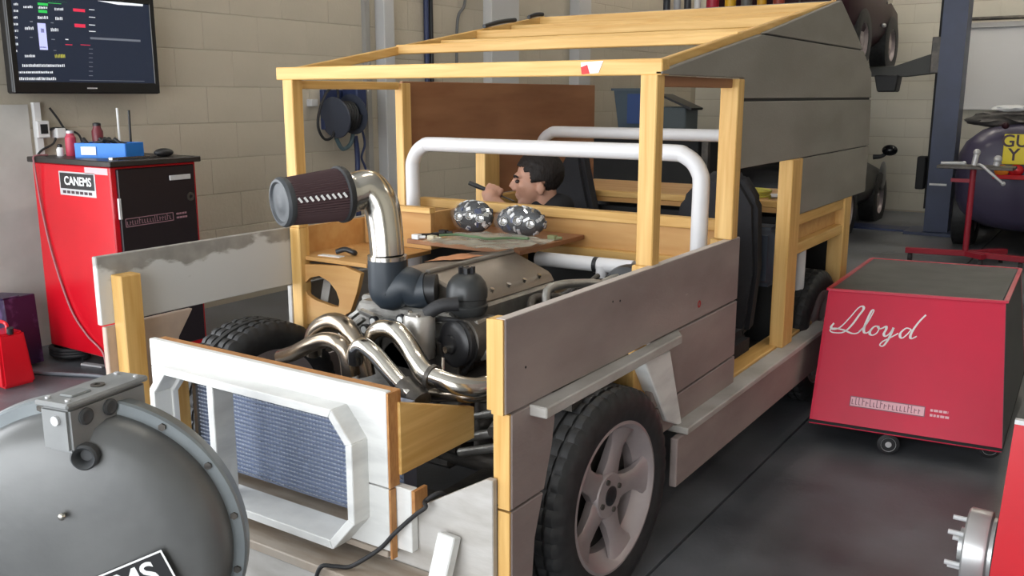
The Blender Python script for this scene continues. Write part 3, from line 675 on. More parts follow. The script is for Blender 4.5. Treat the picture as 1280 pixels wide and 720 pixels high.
# hoses and wiring on the right of the engine
rnd = random.Random(3)
for k in range(24):
    x0, y0 = -1.50 + rnd.uniform(-.03, .20), 2.25 + rnd.uniform(-.05, .32)
    pts = [(x0, y0, .70 + rnd.uniform(-.05, .05))]
    for i in range(4): p = pts[-1]; pts.append((p[0] + rnd.uniform(-.03, .07), p[1] + rnd.uniform(.04, .15), max(.60, min(.80, p[2] + rnd.uniform(-.06, .07)))))
    ep('wiring_loom', MB().tube(pts, rnd.choice((.006, .009, .014, .018)), 8, 5), rnd.choice((BLKP, BLKR, STEELD, BLKP, ALU)), smooth=60)
ep('ecu_box', MB().box((-1.40, 2.42, .62), (-1.20, 2.68, .70)), BLKP, bevel=.008)
ep('servo_drum', MB().lathe([(0, 0), (.05, 0), (.10, .02), (.105, .04), (.105, .07), (.06, .11), (0, .11)], (-1.36, 2.72, .72), (0, 1, 0), 32), BLKP, smooth=40)
ep('inner_wing', MB().prism([(-1.50, 1.98, .60), (-1.13, 1.98, .60), (-1.13, 2.40, .68), (-1.50, 2.40, .68)], (0, 0, -.02)), STEELD)
ep('inner_wing_arch', MB().tube([(-1.24, 1.80, .55), (-1.24, 1.95, .63), (-1.24, 2.13, .66), (-1.24, 2.31, .63), (-1.24, 2.46, .55)], .03, 10, 6), STEELD, smooth=60)
# white tubular brace near the scuttle
wt = part('scuttle_tube', MB().tube([ay(672, 323, 2.80), ay(792, 335, 2.80)], .026, 16, curve=False), WHITEP, smooth=50)
MB().tube([ay(752, 332, 2.79), ay(750, 390, 2.79)], .020, 14, curve=False).build('tube_leg', WHITEP, wt, smooth=50)
MB().lathe([(.027, -.008), (.0285, -.008), (.0285, .008), (.027, .008)], ay(746, 331, 2.80), (1, .0, 0), 20).build('tube_clip', BLKP, wt, smooth=30)
part('pedal_box', MB().box(ay(766, 345, 2.86), ay(800, 372, 2.78)), BLKP, bevel=.004)

# ================================================================== loose things on the vehicle
def crumple(c, r, seed, amp=.18, sub=3):
    bm = bmesh.new(); bmesh.ops.create_icosphere(bm, subdivisions=sub, radius=1)
    for v in bm.verts:
        p = v.co.copy(); n1 = mnoise.noise(p * 2.6 + Vector((seed, 0, 0))); n2 = abs(mnoise.noise(p * 5.5 + Vector((0, seed, 0))))
        v.co = Vector((p.x * r[0], p.y * r[1], p.z * r[2])) * (1 + amp * n1 - amp * .9 * n2) + Vector(c)
    mb = MB(); mb.v = [v.co.copy() for v in bm.verts]; mb.f = [tuple(v.index for v in f.verts) for f in bm.faces]; bm.free(); return mb
for q, rr, sd, lb in (((585, 270), (.092, .05, .062), 1.3, 'rounder clear headlamp unit with dark rim lying on the scuttle'), ((645, 277), (.110, .05, .058), 4.1, 'longer clear headlamp unit with pointed end lying on the scuttle')):
    c = ay(*q, 2.88); c.z = .862 + rr[2] * .985; c.x = max(c.x, -2.100) if sd < 2 else c.x + .014
    h = thing('headlamp_unit', (c.x, c.y, c.z - rr[2]), lb, 'headlamp', 'headlamps on the scuttle')
    crumple(c + Vector((0, .012, 0)), (rr[0], rr[1] * .8, rr[2]), sd, .05).build('housing', mat('dark_lamp_housing', (.035, .037, .042), .35, .2), h, smooth=180)
    r_ = random.Random(int(sd * 10)); vd = Vector((.45, -.80, .40)).normalized(); n_d = 0
    for i in range(3):
        p = Vector(((-.55, .0, .5)[i] * rr[0] + .012, -.62 * rr[1], (.0, .12, .0)[i] * rr[2])); MB().lathe([(0, .008), (.008, .007), (.014, .002), (.017, -.005), (.015, -.005), (.011, .002), (0, .005)], c + p * 1.05, (-.45, .80, -.25), 20).build('reflector', FOIL, h, smooth=30)
    while n_d < 42:
        t = Vector((r_.gauss(0, 1), r_.gauss(0, 1), r_.gauss(0, 1))).normalized()
        if t.dot(vd) < .12: continue
        n_d += 1; p = c + Vector((0, .012, 0)) + Vector((t.x * rr[0] * .97, t.y * rr[1] * .80, t.z * rr[2] * .97)); u_ = t.orthogonal().normalized(); u_ = (u_ * math.cos(n_d) + t.cross(u_) * math.sin(n_d)) * r_.uniform(.006, .013)
        MB().beam(p - u_, p + u_, r_.uniform(.007, .015), .006, t).build('lamp_detail', r_.choice((FOIL, FOIL, WHITE, SILV, SILV, BLKP, BLUED)), h)
    crumple(c, (rr[0] * 1.04, rr[1] * 1.05, rr[2] * 1.04), sd, .05, 4).build('lens', CLEAR, h, smooth=180)
# scuttle shelf that carries them
part('scuttle_shelf', MB().box((-2.20, 2.606, .845), (-1.70, 3.058, .862)), PLYB, bevel=.002)
part('scuttle_stay', MB().box((-2.0, 2.99, .70), (-1.95, 3.05, .846)), PZ_)
# clear polythene sheet lying on the engine
def sheet_z(x, y, z, amp, seed): return z + amp * 1.1 + amp * (mnoise.noise(Vector((x * 9, y * 9, seed))) + .7 * abs(mnoise.noise(Vector((x * 19, y * 19, seed)))))
def sheet(x0, x1, y0, y1, z, amp, seed, n=26, slope=0.0):
    vs, fs = [], []
    for i in range(n + 1):
        for jj in range(n + 1):
            x, y = x0 + (x1 - x0) * i / n, y0 + (y1 - y0) * jj / n
            vs.append((x + .02 * mnoise.noise(Vector((y * 8, seed, 0))), y + .02 * mnoise.noise(Vector((x * 8, seed, 3))), sheet_z(x, y, z, amp, seed) + slope * (x - x1)))
    for i in range(n):
        for jj in range(n): a = i * (n + 1) + jj; fs.append((a, a + 1, a + n + 2, a + n + 1))
    return MB().add(vs, fs)
sh_ = sheet(-2.05, -1.66, 2.50, 2.79, .863, .016, 2.0).build('polythene_sheet', mat('dusty_polythene', (.50, .50, .42), .22, spec=.7, alpha=.6), None, smooth=180)
tag(sh_, 'crumpled clear polythene sheet lying across the top of the engine', 'plastic sheet')
rag = sheet(-1.91, -1.745, 2.35, 2.465, .851, .012, 7.0, 16, .11).build('rag', mat('orange_brown_rag', (.50, .22, .10), .85), None, smooth=180)
tag(rag, 'small orange-brown rag beside the polythene sheet on the engine', 'rag')
for k, (q, L, a, m, nm, lb) in enumerate((((575, 300), .16, .3, PLY, 'wood_offcut', 'thin pale wood offcut lying below the headlamp units'), ((512, 291), .10, 1.2, BLKP, 'pliers', 'small black-handled pliers beside the roll bar foot'),
                                          ((432, 320), .07, .4, BLKP, 'clip', 'black metal clip lying on the plywood shelf'), ((395, 333), .10, .1, WHITE, 'paper_strip', 'white paper strip lying on the plywood shelf'))):
    zz = {0: .862, 1: .862, 2: .80, 3: .80}[k]; c = az(*q, zz)
    if nm == 'paper_strip': c = Vector((-2.42, 2.435, .7975))
    if nm == 'pliers': c = Vector((-2.155, 2.70, .862))
    if nm == 'clip': c.z += .0025
    mb = MB()
    d = Vector((math.cos(a), math.sin(a), 0)); nn = Vector((-d.y, d.x, 0))
    if nm == 'pliers': mb.tube([c - d * L / 2 + nn * .02 + Vector((0, 0, .008)), c + Vector((0, 0, .008)), c + d * L / 2 - nn * .006 + Vector((0, 0, .008))], .006, 8).tube([c - d * L / 2 - nn * .02 + Vector((0, 0, .008)), c + Vector((0, 0, .009)), c + d * L / 2 + nn * .006 + Vector((0, 0, .008))], .006, 8)
    elif nm == 'clip': mb.tube([c + Vector((0, 0, .012)) - d * L / 2, c + Vector((0, 0, .022)), c + d * L / 2 + Vector((0, 0, .010)), c + d * L * .3 + nn * .03 + Vector((0, 0, .008))], .010, 8)
    else: mb.beam(c - d * L / 2 + Vector((0, 0, .004)), c + d * L / 2 + Vector((0, 0, .004)), .03, .008 if nm != 'paper_strip' else .003)
    tag(mb.build(nm, m, None, smooth=50 if nm in ('pliers', 'clip') else None), lb, nm.split('_')[-1])
for k, (p, m, r_, lb) in enumerate((((-1.42, 4.15, .917), mat('yellow_green_wire', (.55, .52, .08), .5), .07, 'coil of yellow-green wire on the load floor of the timber vehicle'), ((-1.62, 4.05, .917), BLKR, .06, 'coil of black wire beside the yellow-green coil on the load floor'))):
    tag(MB().tube([(p[0] + (r_ + .006 * math.sin(t * 1.7)) * math.cos(t * .7), p[1] + r_ * math.sin(t * .7), p[2] + .006 + t * .0012) for t in range(32)], .005, 8, 3).build('wire_coil', m, None, smooth=60), lb, 'wire')
sb0 = thing('papers', (-1.30, 4.3, .915), 'small stack of white papers on the load floor beside the wire coil', 'papers')
for k in range(3): MB().box((-.10, -.07, .003 * k), (.10, .07, .003 * k + .003)).xf(Matrix.Translation((-1.30, 4.32, .9155)) @ Matrix.Rotation(.2 * k, 4, 'Z')).build('sheet', WHITE, sb0)
for k, (q, m, lb) in enumerate((((521, 305), WHITE, 'white plastic connector beside the black pliers'), ((540, 304), mat('cream_plug', (.6, .55, .40), .5), 'cream plastic connector near the roll bar foot'), ((551, 293), BLKP, 'black plastic connector in front of the rounder headlamp'), ((648, 303), mat('olive_connector', (.20, .22, .10), .5), 'olive green connector beside the pointed end of the longer headlamp'))):
    c = Vector(((-2.165, 2.622, .862), (-2.100, 2.632, .862), (-2.153, 2.768, .862), (-1.735, 2.88, .862))[k]); tag(MB().box(c + Vector((-.016, -.012, 0)), c + Vector((.016, .012, .018))).cyl(c + Vector((.012, 0, .009)), c + Vector((.035, .01, .009)), .006, 10).build('connector', m, None, bevel=.003), lb, 'connector')
tag(MB().tube([(x, y, sheet_z(x, y, .863, .016, 2.0) + .010) for x, y in [(-2.03 + .032 * k, 2.585 + .030 * math.sin(k * .9) + .008 * k) for k in range(11)]], .005, 8, 4).build('wire', mat('green_wire', (.10, .17, .08), .5), None, smooth=60), 'dark green wire snaking over the scuttle below the headlamps', 'wire')
# black cable across the apron and shelf
c0 = az(420, 718, .2565)
cb = [(c0.x - .16, 1.40, .0065), (c0.x - .12, 1.445, .05), (c0.x - .09, 1.460, .16), (c0.x - .06, 1.462, .252), (c0.x - .03, 1.482, .2575), (c0.x, max(c0.y, 1.50), .2565)]
cb += [ay(*q, c) for q, c in (((452, 701), 1.515), ((476, 685), 1.540), ((492, 668), 1.5445), ((506, 655), 1.562), ((520, 643), 1.567), ((532, 634), 1.569))]
cb += [(-1.303, 1.588, .438), (-1.288, 1.612, .452), (-1.280, 1.636, .440), (-1.275, 1.66, .36), (-1.28, 1.68, .20), (-1.29, 1.70, .05), (-1.30, 1.76, .0065)]
tag(MB().tube(cb, .0055, 8, 6).build('power_cable', BLKR, None, smooth=60), 'thin black power cable trailing over the white front apron', 'cable')

# ================================================================== PERSON in the cab
HC = Vector((-2.187, 3.484, 1.012))
fw_ = Vector((-.83, -.55, 0)).normalized(); lf_ = Vector((0, 0, 1)).cross(fw_); upv = Vector((0, 0, 1))
HM = Matrix(((fw_.x, lf_.x, 0, HC.x), (fw_.y, lf_.y, 0, HC.y), (0, 0, 1, HC.z), (0, 0, 0, 1))) @ Matrix.Rotation(R(6), 4, 'Y')
P = thing('person', (HC.x + .02, 3.42, .325), 'person with short dark hair in a black top sitting inside the cab holding a tool', 'person')
head = MB()
head.ball((-.018, 0, .030), (.098, .076, .088), 24, 16).ball((.022, 0, -.020), (.072, .062, .082), 20, 14).ball((.038, 0, -.078), (.046, .042, .034), 16, 12)
head.ball((.075, 0, .030), (.020, .050, .016)).tube([(.084, 0, .022), (.100, 0, .002), (.112, 0, -.020)], [.010, .012, .014], 12).ball((.102, .012, -.026), .009).ball((.102, -.012, -.026), .009)
head.ball((.086, 0, -.052), (.014, .022, .009)).ball((.083, 0, -.064), (.014, .020, .009)).ball((.072, 0, -.092), (.020, .022, .016))
for sy in (1, -1):
    head.ball((-.016, sy * .079, -.030), (.019, .009, .029)).ball((-.012, sy * .073, -.050), (.011, .008, .012)).ball((.055, sy * .040, -.015), (.030, .020, .025))
head.tube([(-.03, 0, -.04), (-.035, 0, -.12), (-.05, 0, -.20)], [.056, .054, .062], 18)
head.xf(HM)
body = MB(); body.v, body.f = head.v, head.f
def cap(mb, pts, rad): 
    mb.tube(pts, rad, 14, 5); mb.ball(pts[0], rad[0] * .98); mb.ball(pts[-1], rad[-1] * .98)
neck = HC + Vector((.02, .02, -.21)); chest = HC + Vector((.02, .0, -.37)); pelvis = Vector((-2.15, 3.42, .50))
sR = HC + Vector((-.17, .04, -.26)); sL = HC + Vector((.20, -.02, -.26))
# left arm raised: the hand is at mouth height in front of the face
HAND = ad(617, 241, 4.06)
elbL = HC + Vector((.10, -.24, -.30)); wrL = HAND + Vector((.055, -.025, -.055))
elbR = HC + Vector((-.20, -.16, -.44)); wrR = Vector((-2.31, 3.275, .70))
for a, rr in (([neck, chest, pelvis], [.06, .14, .11]), ([sR, sL], [.07, .07]), ([sL, elbL, wrL], [.055, .043, .030]), ([sR, elbR, wrR], [.055, .043, .030])): cap(body, a, rr)
for sx in (-.11, .11):
    hip = pelvis + Vector((sx, -.04, 0)); kn = Vector((pelvis.x + sx * 1.1, 3.235, .66)); an = Vector((pelvis.x + sx, 3.225, .40))
    cap(body, [hip, kn], [.085, .058]); cap(body, [kn, an], [.058, .040]); cap(body, [an + Vector((0, .05, -.035)), an + Vector((0, -.045, -.04))], [.034, .030])
# hand: palm, four curled fingers round the tool, thumb from the palm's side
ta = (_R * .86 - _Up * .36 + _F * -.1).normalized()       # tool axis, as the photo shows it
def hand(mb, c, axis, wrist, side=1):
    out = (c - Vector(wrist)).normalized(); out = (out - axis * out.dot(axis)).normalized(); nn = axis.cross(out)
    pc = c - out * .030
    mb.tube([wrist, pc - out * .01, pc + out * .012], [.028, .032, .030], 14, 4)
    mb.ball(pc + nn * .010, (.034, .034, .034))
    for k, L in enumerate((.034, .039, .037, .028)):
        o = axis * ((k - 1.5) * .0195)
        a = pc + o + out * .020 + nn * .020; b = c + o + out * L * .55 + nn * .018; d = c + o + out * L * .62 - nn * .014; e = c + o + out * .002 - nn * .022
        cap(mb, [a, b, d, e], [.0105, .010, .009, .008])
    a = pc - axis * .034 + out * .0; b = c - axis * .040 + out * .006 - nn * .016; e = c - axis * .020 + out * .024 - nn * .024
    cap(mb, [a, b, e], [.012, .0105, .009])
hand(body, HAND, ta, wrL)
hand(body, wrR + Vector((.01, -.07, -.02)), Vector((1, 0, .1)).normalized(), wrR)
bo = body.build('body', SKIN, P, smooth=180)
rm_ = bo.modifiers.new('one_surface', 'REMESH'); rm_.mode = 'VOXEL'; rm_.voxel_size = .0065; rm_.use_smooth_shade = True
# eyes, brows
for sy in (1, -1):
    e = MB().ball((.082, sy * .032, .008), (.011, .013, .009), 12, 8).xf(HM).build('eye', mat('eye_dark', (.05, .035, .03), .2), P, smooth=180)
    MB().tube([(.092, sy * .014, .026), (.090, sy * .034, .032), (.078, sy * .052, .027)], [.005, .006, .004], 8).xf(HM).build('eyebrow', HAIR, P, smooth=60)
hb = bmesh.new(); bmesh.ops.create_icosphere(hb, subdivisions=5, radius=1)
for v in hb.verts:
    p = v.co; n_ = 1 + .035 * mnoise.noise(p * 7) + .02 * mnoise.noise(p * 19)
    v.co = Vector((-.022 + p.x * .108 * n_, p.y * .087 * n_, .034 + p.z * .101 * n_))
def bald(c):
    if c.z < -.075: return True
    if c.x > .052 and c.z < .075: return True
    if c.x > .030 and c.z < .045: return True
    if abs(c.y) > .055 and -.036 < c.x < .030 and c.z < -.004: return True
    if c.x > -.010 and c.z < -.020: return True
    return False
bmesh.ops.delete(hb, geom=[v for v in hb.verts if bald(v.co)], context='VERTS')
hm = MB(); hb.verts.index_update(); hm.v = [v.co.copy() for v in hb.verts]; hm.f = [tuple(v.index for v in f.verts) for f in hb.faces]; hb.free()
ho = hm.xf(HM).build('hair', HAIR, P, smooth=180)
sm = ho.modifiers.new('thickness', 'SOLIDIFY'); sm.thickness = .014; sm.offset = -1
top = MB()
for a, rr in (([neck + Vector((-.01, 0, .085)), neck + Vector((0, 0, -.02)), chest, pelvis + Vector((0, 0, .03))], [.069, .092, .155, .125]), ([sR, sL], [.088, .088]), ([sL, elbL, wrL * .85 + elbL * .15], [.068, .055, .041]), ([sR, elbR, wrR * .9 + elbR * .1], [.068, .055, .041])): cap(top, a, rr)
top.ball(HM @ Vector((-.085, 0, -.125)), (.075, .085, .06), 16, 10).ball(HM @ Vector((-.05, .05, -.16)), (.06, .05, .045), 14, 10)
to = top.build('sweatshirt', CLOTH, P, smooth=180)
r2 = to.modifiers.new('one_surface', 'REMESH'); r2.mode = 'VOXEL'; r2.voxel_size = .012; r2.use_smooth_shade = True
tr = MB()
for sx in (-.11, .11):
    hip = pelvis + Vector((sx, -.04, 0)); kn = Vector((pelvis.x + sx * 1.1, 3.235, .66)); an = Vector((pelvis.x + sx, 3.225, .42))
    cap(tr, [hip, kn], [.095, .072]); cap(tr, [kn, an], [.072, .055])
t2 = tr.build('trousers', mat('dark_work_trousers', (.02, .024, .035), .85), P, smooth=180)
r3 = t2.modifiers.new('one_surface', 'REMESH'); r3.mode = 'VOXEL'; r3.voxel_size = .012; r3.use_smooth_shade = True
sd_ = thing('screwdriver', HAND - ta * .05, 'black screwdriver held in the raised hand inside the cab', 'tool')
MB().lathe([(.004, -.10), (.010, -.098), (.011, -.06), (.009, -.02), (.011, .02), (.008, .045)], HAND - ta * .02, ta, 14).build('handle', BLKP, sd_, smooth=40)
MB().cyl(HAND + ta * .02, HAND + ta * .10, .0035, 8).build('blade', STEELD, sd_)

# ================================================================== LEFT SIDE OF THE WORKSHOP
# ---- wall monitor
MX, MY0, MY1, MZ0, MZ1 = -4.86, 2.645, 3.525, 1.392, 1.935
tv = thing('wall_monitor', (XL, (MY0 + MY1) / 2, MZ0), 'wide black wall monitor showing coloured dyno readouts', 'monitor')
MB().box((MX - .06, MY0, MZ0), (MX, MY1, MZ1)).build('housing', BLKP, tv, bevel=.008)
MB().box((XL - .01, MY0 + .3, MZ0 + .15), (MX - .05, MY1 - .3, MZ1 - .1)).build('wall_bracket', STEELD, tv)
bz = .036
MB().ring([(MX - .002, MY0 + .004, MZ0 + .004), (MX - .002, MY1 - .004, MZ0 + .004), (MX - .002, MY1 - .004, MZ1 - .004), (MX - .002, MY0 + .004, MZ1 - .004)],
          [(MX - .002, MY0 + bz, MZ0 + .062), (MX - .002, MY1 - bz, MZ0 + .062), (MX - .002, MY1 - bz, MZ1 - bz), (MX - .002, MY0 + bz, MZ1 - bz)], (.012, 0, 0)).build('bezel', mat('gloss_black_bezel', (.012, .012, .013), .2), tv, bevel=.003)
scr = MB().box((MX - .001, MY0 + bz, MZ0 + .062), (MX + .004, MY1 - bz, MZ1 - bz)).build('screen', mat('lit_screen_navy', (.010, .014, .026), .25, emit=1.0), tv)
MB().beam((MX + .011, (MY0 + MY1) / 2 - .03, MZ0 + .030), (MX + .011, (MY0 + MY1) / 2 + .03, MZ0 + .030), .002, .007).build('maker_badge', SILV, tv)
def glyphs(name, cols, rects):
    mb = MB()
    for (x0, y0, x1, y1) in rects:                      # rectangles in the screen crop (0..1152, 0..720), mapped to the screen plane
        a, b = ax(x0 / 5.76, y0 / 5.76, MX + .004), ax(x1 / 5.76, y1 / 5.76, MX + .004)
        mb.box((MX + .0042, a.y, b.z), (MX + .0050, b.y, a.z))
    mb.build(name, mat(name + '_glow', cols, .4, emit=1.0), scr, kind='stuff')
rn = random.Random(5)
def words(x0, y0, x1, h, n):
    out = []; x = x0
    while x < x1 - 4:
        wd = rn.uniform(4, 9); out.append((x, y0 + rn.uniform(0, h * .25), min(x + wd, x1), y0 + h)); x += wd + rn.uniform(2, 4)
    return out
wl_ = []
for a in ((168, 40, 235, 18), (275, 45, 340, 18), (392, 55, 455, 20), (270, 115, 345, 22), (398, 120, 455, 24), (178, 190, 245, 24), (365, 200, 425, 26), (178, 392, 258, 20), (160, 460, 465, 22), (120, 512, 380, 16), (120, 555, 405, 22)): wl_ += words(a[0], a[1], a[2], a[3], 5)
wl_ += [(640, 120, 685, 128), (640, 222, 688, 230), (640, 66, 680, 74), (640, 176, 685, 184), (470, 280, 492, 288)]
for y in range(20, 420, 48): wl_ += words(98, y, 130, 18, 2)
glyphs('screen_text_white', (.50, .52, .55), wl_)
glyphs('screen_marks_grey', (.09, .10, .12), [(640, y, 668, y + 5) for y in range(350, 545, 32)] + [(650, 282, 1010, 287), (500, 575, 1040, 586)] + [(215, 150, 235, 160), (365, 160, 385, 168), (215, 265, 235, 272), (370, 280, 395, 288), (385, 360, 405, 366)])
glyphs('screen_bar_green', (.02, .35, .06), [(270, 0, 480, 18), (270, 18, 345, 42), (345, 18, 440, 30), (275, 70, 340, 95)])
glyphs('screen_bar_red', (.45, .02, .05), [(525, 60, 612, 88), (535, 170, 615, 200), (470, 318, 520, 326), (580, 320, 650, 328)])
glyphs('screen_gauge_lilac', (.36, .38, .62), [(268, 165, 345, 360)])
glyphs('screen_gauge_dark', (.05, .05, .10), [(292, 205, 318, 235), (280, 335, 335, 345)])
glyphs('screen_text_yellow', (.38, .36, .05), words(395, 390, 468, 26, 3))
sg = [ax(q[0] / 5.76, q[1] / 5.76, MX + .0055) for q in ((700, 5), (1030, 22), (1028, 45), (850, 34))]
MB().prism(sg, (.0006, 0, 0)).build('screen_banner', mat('screen_banner_glow', (.55, .57, .60), .4, emit=1.0), scr)

# ---- red cabinet
CX0, CX1, CY0, CY1, CZ0, CZ1 = -4.68, -4.02, 2.605, 3.095, .085, 1.05
cab = thing('tool_cabinet', ((CX0 + CX1) / 2, (CY0 + CY1) / 2, 0), 'tall red steel cabinet with a black door and stickers under the monitor', 'cabinet')
MB().box((CX0, CY0, CZ0), (CX1, CY1, CZ1)).build('body', RED, cab, bevel=.006)
MB().box((CX0 - .02, CY0 - .015, CZ1), (CX1 + .03, CY1 + .015, CZ1 + .028)).build('top', mat('dark_brown_worktop', (.022, .018, .016), .4), cab, bevel=.004)
dr = MB().box((CX1 - .002, CY0 + .03, CZ0 + .03), (CX1 + .016, CY1 - .022, CZ1 - .012)).build('door', BLKG, cab, bevel=.004)
MB().box((CX1 + .015, 2.92, .965), (CX1 + .022, 3.045, .990)).build('name_label', SILV, dr, bevel=.002)
MB().lathe([(.010, 0), (.022, 0), (.022, .004), (.010, .004), (.010, 0)], (CX1 + .016, 3.04, .875), (1, 0, 0), 20).build('lock', STEELD, dr)
MB().beam((CX1 + .018, 2.632, .80), (CX1 + .018, 2.632, .90), .012, .012, (1, 0, 0)).build('hinge', SILV, dr)
# outlined logo on the door: pale outline band, unreadable small marks
def logo(parent, M, W, H, ink, back, seed):
    r_ = random.Random(seed); mb = MB()
    for y in (0, H): mb.box((0, y - .0018, 0), (W, y + .0018, .0008))
    for x in (0, W): mb.box((x - .0018, 0, 0), (x + .0018, H, .0008))
    x = .006
    while x < W - .012:
        wd = r_.uniform(.006, .011); hh = H * r_.choice((.5, .55, .75)); y0 = H * .18
        mb.box((x, y0, 0), (x + .003, y0 + hh, .0008)); mb.box((x, y0, 0), (x + wd, y0 + .003, .0008)) if r_.random() < .6 else mb.box((x, y0 + hh * .6, 0), (x + wd, y0 + hh * .6 + .003, .0008))
        x += wd + .005
    mb.xf(M).build('logo_outline', ink, parent)
    t = MB()
    for k, (y0, x1) in enumerate(((H * .75, W * 1.30), (H * .25, W * 1.32))):
        x = W + H * .5
        while x < x1: wd = r_.uniform(.008, .016); t.box((x, y0 - H * .12, 0), (min(x + wd, x1), y0 + H * .12, .0008)); x += wd + .003
    t.xf(M).build('logo_lines', back or ink, parent)
    if back: MB().box((0, 0, -.0006), (W, H, .0002)).xf(M).build('logo_band', back, parent)
p0, p1 = ax(158, 284, CX1 + .0165), ax(217, 275, CX1 + .0165); p2 = ax(158, 274, CX1 + .0165)
logo(dr, frame(p0 , (0, (p1 - p0).y, (p1 - p0).z), (0, 0, 1)), (p1 - p0).length, (p2 - p0).length, mat('dusty_pink_ink', (.32, .17, .20), .5), None, 2)
# sticker with the maker's lettering on the red side
sa, sb = ay(76, 243, CY0 - .001), ay(118, 217, CY0 - .001)
W_, H_ = abs(sb.x - sa.x), abs(sb.z - sa.z); cx_, cz_ = (sa.x + sb.x) / 2, (sa.z + sb.z) / 2
stk = MB().box((cx_ - W_ / 2, CY0 - .0016, cz_ - H_ / 2), (cx_ + W_ / 2, CY0 + .001, cz_ + H_ / 2)).build('sticker', SILV, cab)
MB().box((cx_ - W_ * .47, CY0 - .0024, cz_ - H_ * .22), (cx_ + W_ * .47, CY0 - .0014, cz_ + H_ * .44)).build('sticker_band', BLKP, stk)
FM = frame((cx_ + W_ * .02, CY0 - .0026, cz_ + H_ * .10), (1, 0, 0), (0, 0, 1))
text_mesh('sticker_lettering', 'CANEMS', H_ * .50, FM, INK, stk, ext=.0004, bold=.0012)
mb = MB()
for k in range(7): mb.box((cx_ - W_ * .42 + k * W_ * .12, CY0 - .0024, cz_ - H_ * .42), (cx_ - W_ * .42 + k * W_ * .12 + W_ * .09, CY0 - .0014, cz_ - H_ * .30))
mb.build('sticker_small_print', DINK, stk)
pa, pb_ = ay(106, 217, CY0 - .001), ay(134, 211, CY0 - .001)
MB().box((pa.x, CY0 - .0016, pa.z), (pb_.x, CY0 + .001, pb_.z)).build('paper_label', mat('pink_white_label', (.75, .42, .44), .5), cab)
for x in (CX0 + .07, CX1 - .07):
    for y in (CY0 + .07, CY1 - .07):
        c_ = MB().cyl((x - .015, y, .04), (x + .015, y, .04), .04, 20).build('castor', BLKR, cab, smooth=40)
        MB().box((x - .02, y - .02, .04), (x + .02, y + .02, CZ0 + .001)).build('castor_fork', STEELD, c_)
lead = [ay(46, 205, CY0 - .008), ay(52, 260, CY0 - .0095), ay(66, 320, CY0 - .0095), ay(88, 385, CY0 - .0095), ay(108, 418, CY0 - .0095), ay(128, 440, CY0 - .0095)]
lx = lead[0].x
lead = [Vector((lx - .01, CY0 + .06, CZ1 + .0335)), Vector((lx, CY0 - .005, CZ1 + .0345)), Vector((lx, CY0 - .0215, CZ1 + .026)), Vector((lx, CY0 - .0215, CZ1 - .004))] + lead[1:] + [Vector((lead[-1].x + .03, CY0 - .012, .03)), Vector((lead[-1].x + .09, CY0 - .014, .006)), Vector((lead[-1].x + .2, CY0 - .012, .006))]
tag(MB().tube(lead, .005, 8, 6).build('cable', mat('red_grey_cable', (.34, .14, .15), .5), None, smooth=60), 'thin reddish cable hanging down the side of the red cabinet', 'cable')

# ---- things on the cabinet
ZT = CZ1 + .028
def on_top(x, y): return az(x, y, ZT)
t0 = Vector((-4.30, 2.80, ZT))
tray = thing('parts_tray', t0, 'bright blue plastic tray of small parts on the red cabinet', 'tray')
c = [(-.14, -.085), (.14, -.085), (.14, .085), (-.14, .085)]
mb = MB().box((-.13, -.08, 0), (.13, .08, .006))
for i in range(4):
    (xa, ya), (xb, yb) = c[i], c[(i + 1) % 4]
    mb.beam((xa * .96, ya * .96, .036), (xb * .96, yb * .96, .036), .006, .072)
mb.xf(Matrix.Translation(t0) @ Matrix.Rotation(R(25), 4, 'Z')).build('tray_shell', BLUET, tray)
for k in range(7):
    a = Vector((random.uniform(-.10, .10), random.uniform(-.05, .05), .075)); d = Vector((random.uniform(-.05, .05), random.uniform(-.05, .05), .015))
    MB().tube([a - d, a, a + d], .010, 8).xf(Matrix.Translation(t0) @ Matrix.Rotation(R(25), 4, 'Z')).build('black_part', BLKP, tray, smooth=60)
MB().box((-.10, -.089, .015), (-.02, -.0865, .055)).xf(Matrix.Translation(t0) @ Matrix.Rotation(R(25), 4, 'Z')).build('white_label', INK, tray)
for (dx, dy, r_, h, m, nm, lb) in ((-.24, -.06, .026, .115, mat('pink_red_can', (.50, .05, .09), .35), 'drink_can', 'pinkish red can beside the blue parts tray'),
                                   (-.195, .065, .028, .15, mat('dark_red_spray', (.16, .02, .03), .35), 'spray_can', 'dark red spray can behind the blue parts tray'),
                                   (-.275, -.10, .017, .045, WHITE, 'glue_pot', 'small white pot standing beside the pinkish red can')):
    o_ = t0 + Vector((dx, dy, 0)); b = thing(nm, o_, lb, 'can' if 'can' in nm else 'pot')
    MB().lathe([(r_ * .9, 0), (r_, .006), (r_, h * .82), (r_ * .7, h * .93), (r_ * .7, h)], o_, (0, 0, 1), 24).build('can_body', m, b, smooth=30)
    MB().lathe([(r_ * .72, h), (r_ * .72, h + .012), (r_ * .4, h + .016), (0, h + .016)], o_, (0, 0, 1), 20).build('lid', SILV if nm == 'drink_can' else BLKP, b, smooth=30)
ms = t0 + Vector((.20, .17, .002))
mo = thing('computer_mouse', ms, 'black computer mouse on the end of the red cabinet', 'mouse')
MB().ball(ms + Vector((0, 0, .0185)), (.032, .055, .022), 20, 10).build('shell', BLKP, mo, smooth=180)
MB().tube([ms + Vector((.005, -.048, .010)), ms + Vector((.04, -.08, .003)), ms + Vector((.07, -.16, .0025)), ms + Vector((.06, -.26, .0025)), ms + Vector((.068, -.31, .0025))], .003, 6).build('cord', BLKR, mo, smooth=60)
spn = t0 + Vector((.205, -.035, 0))
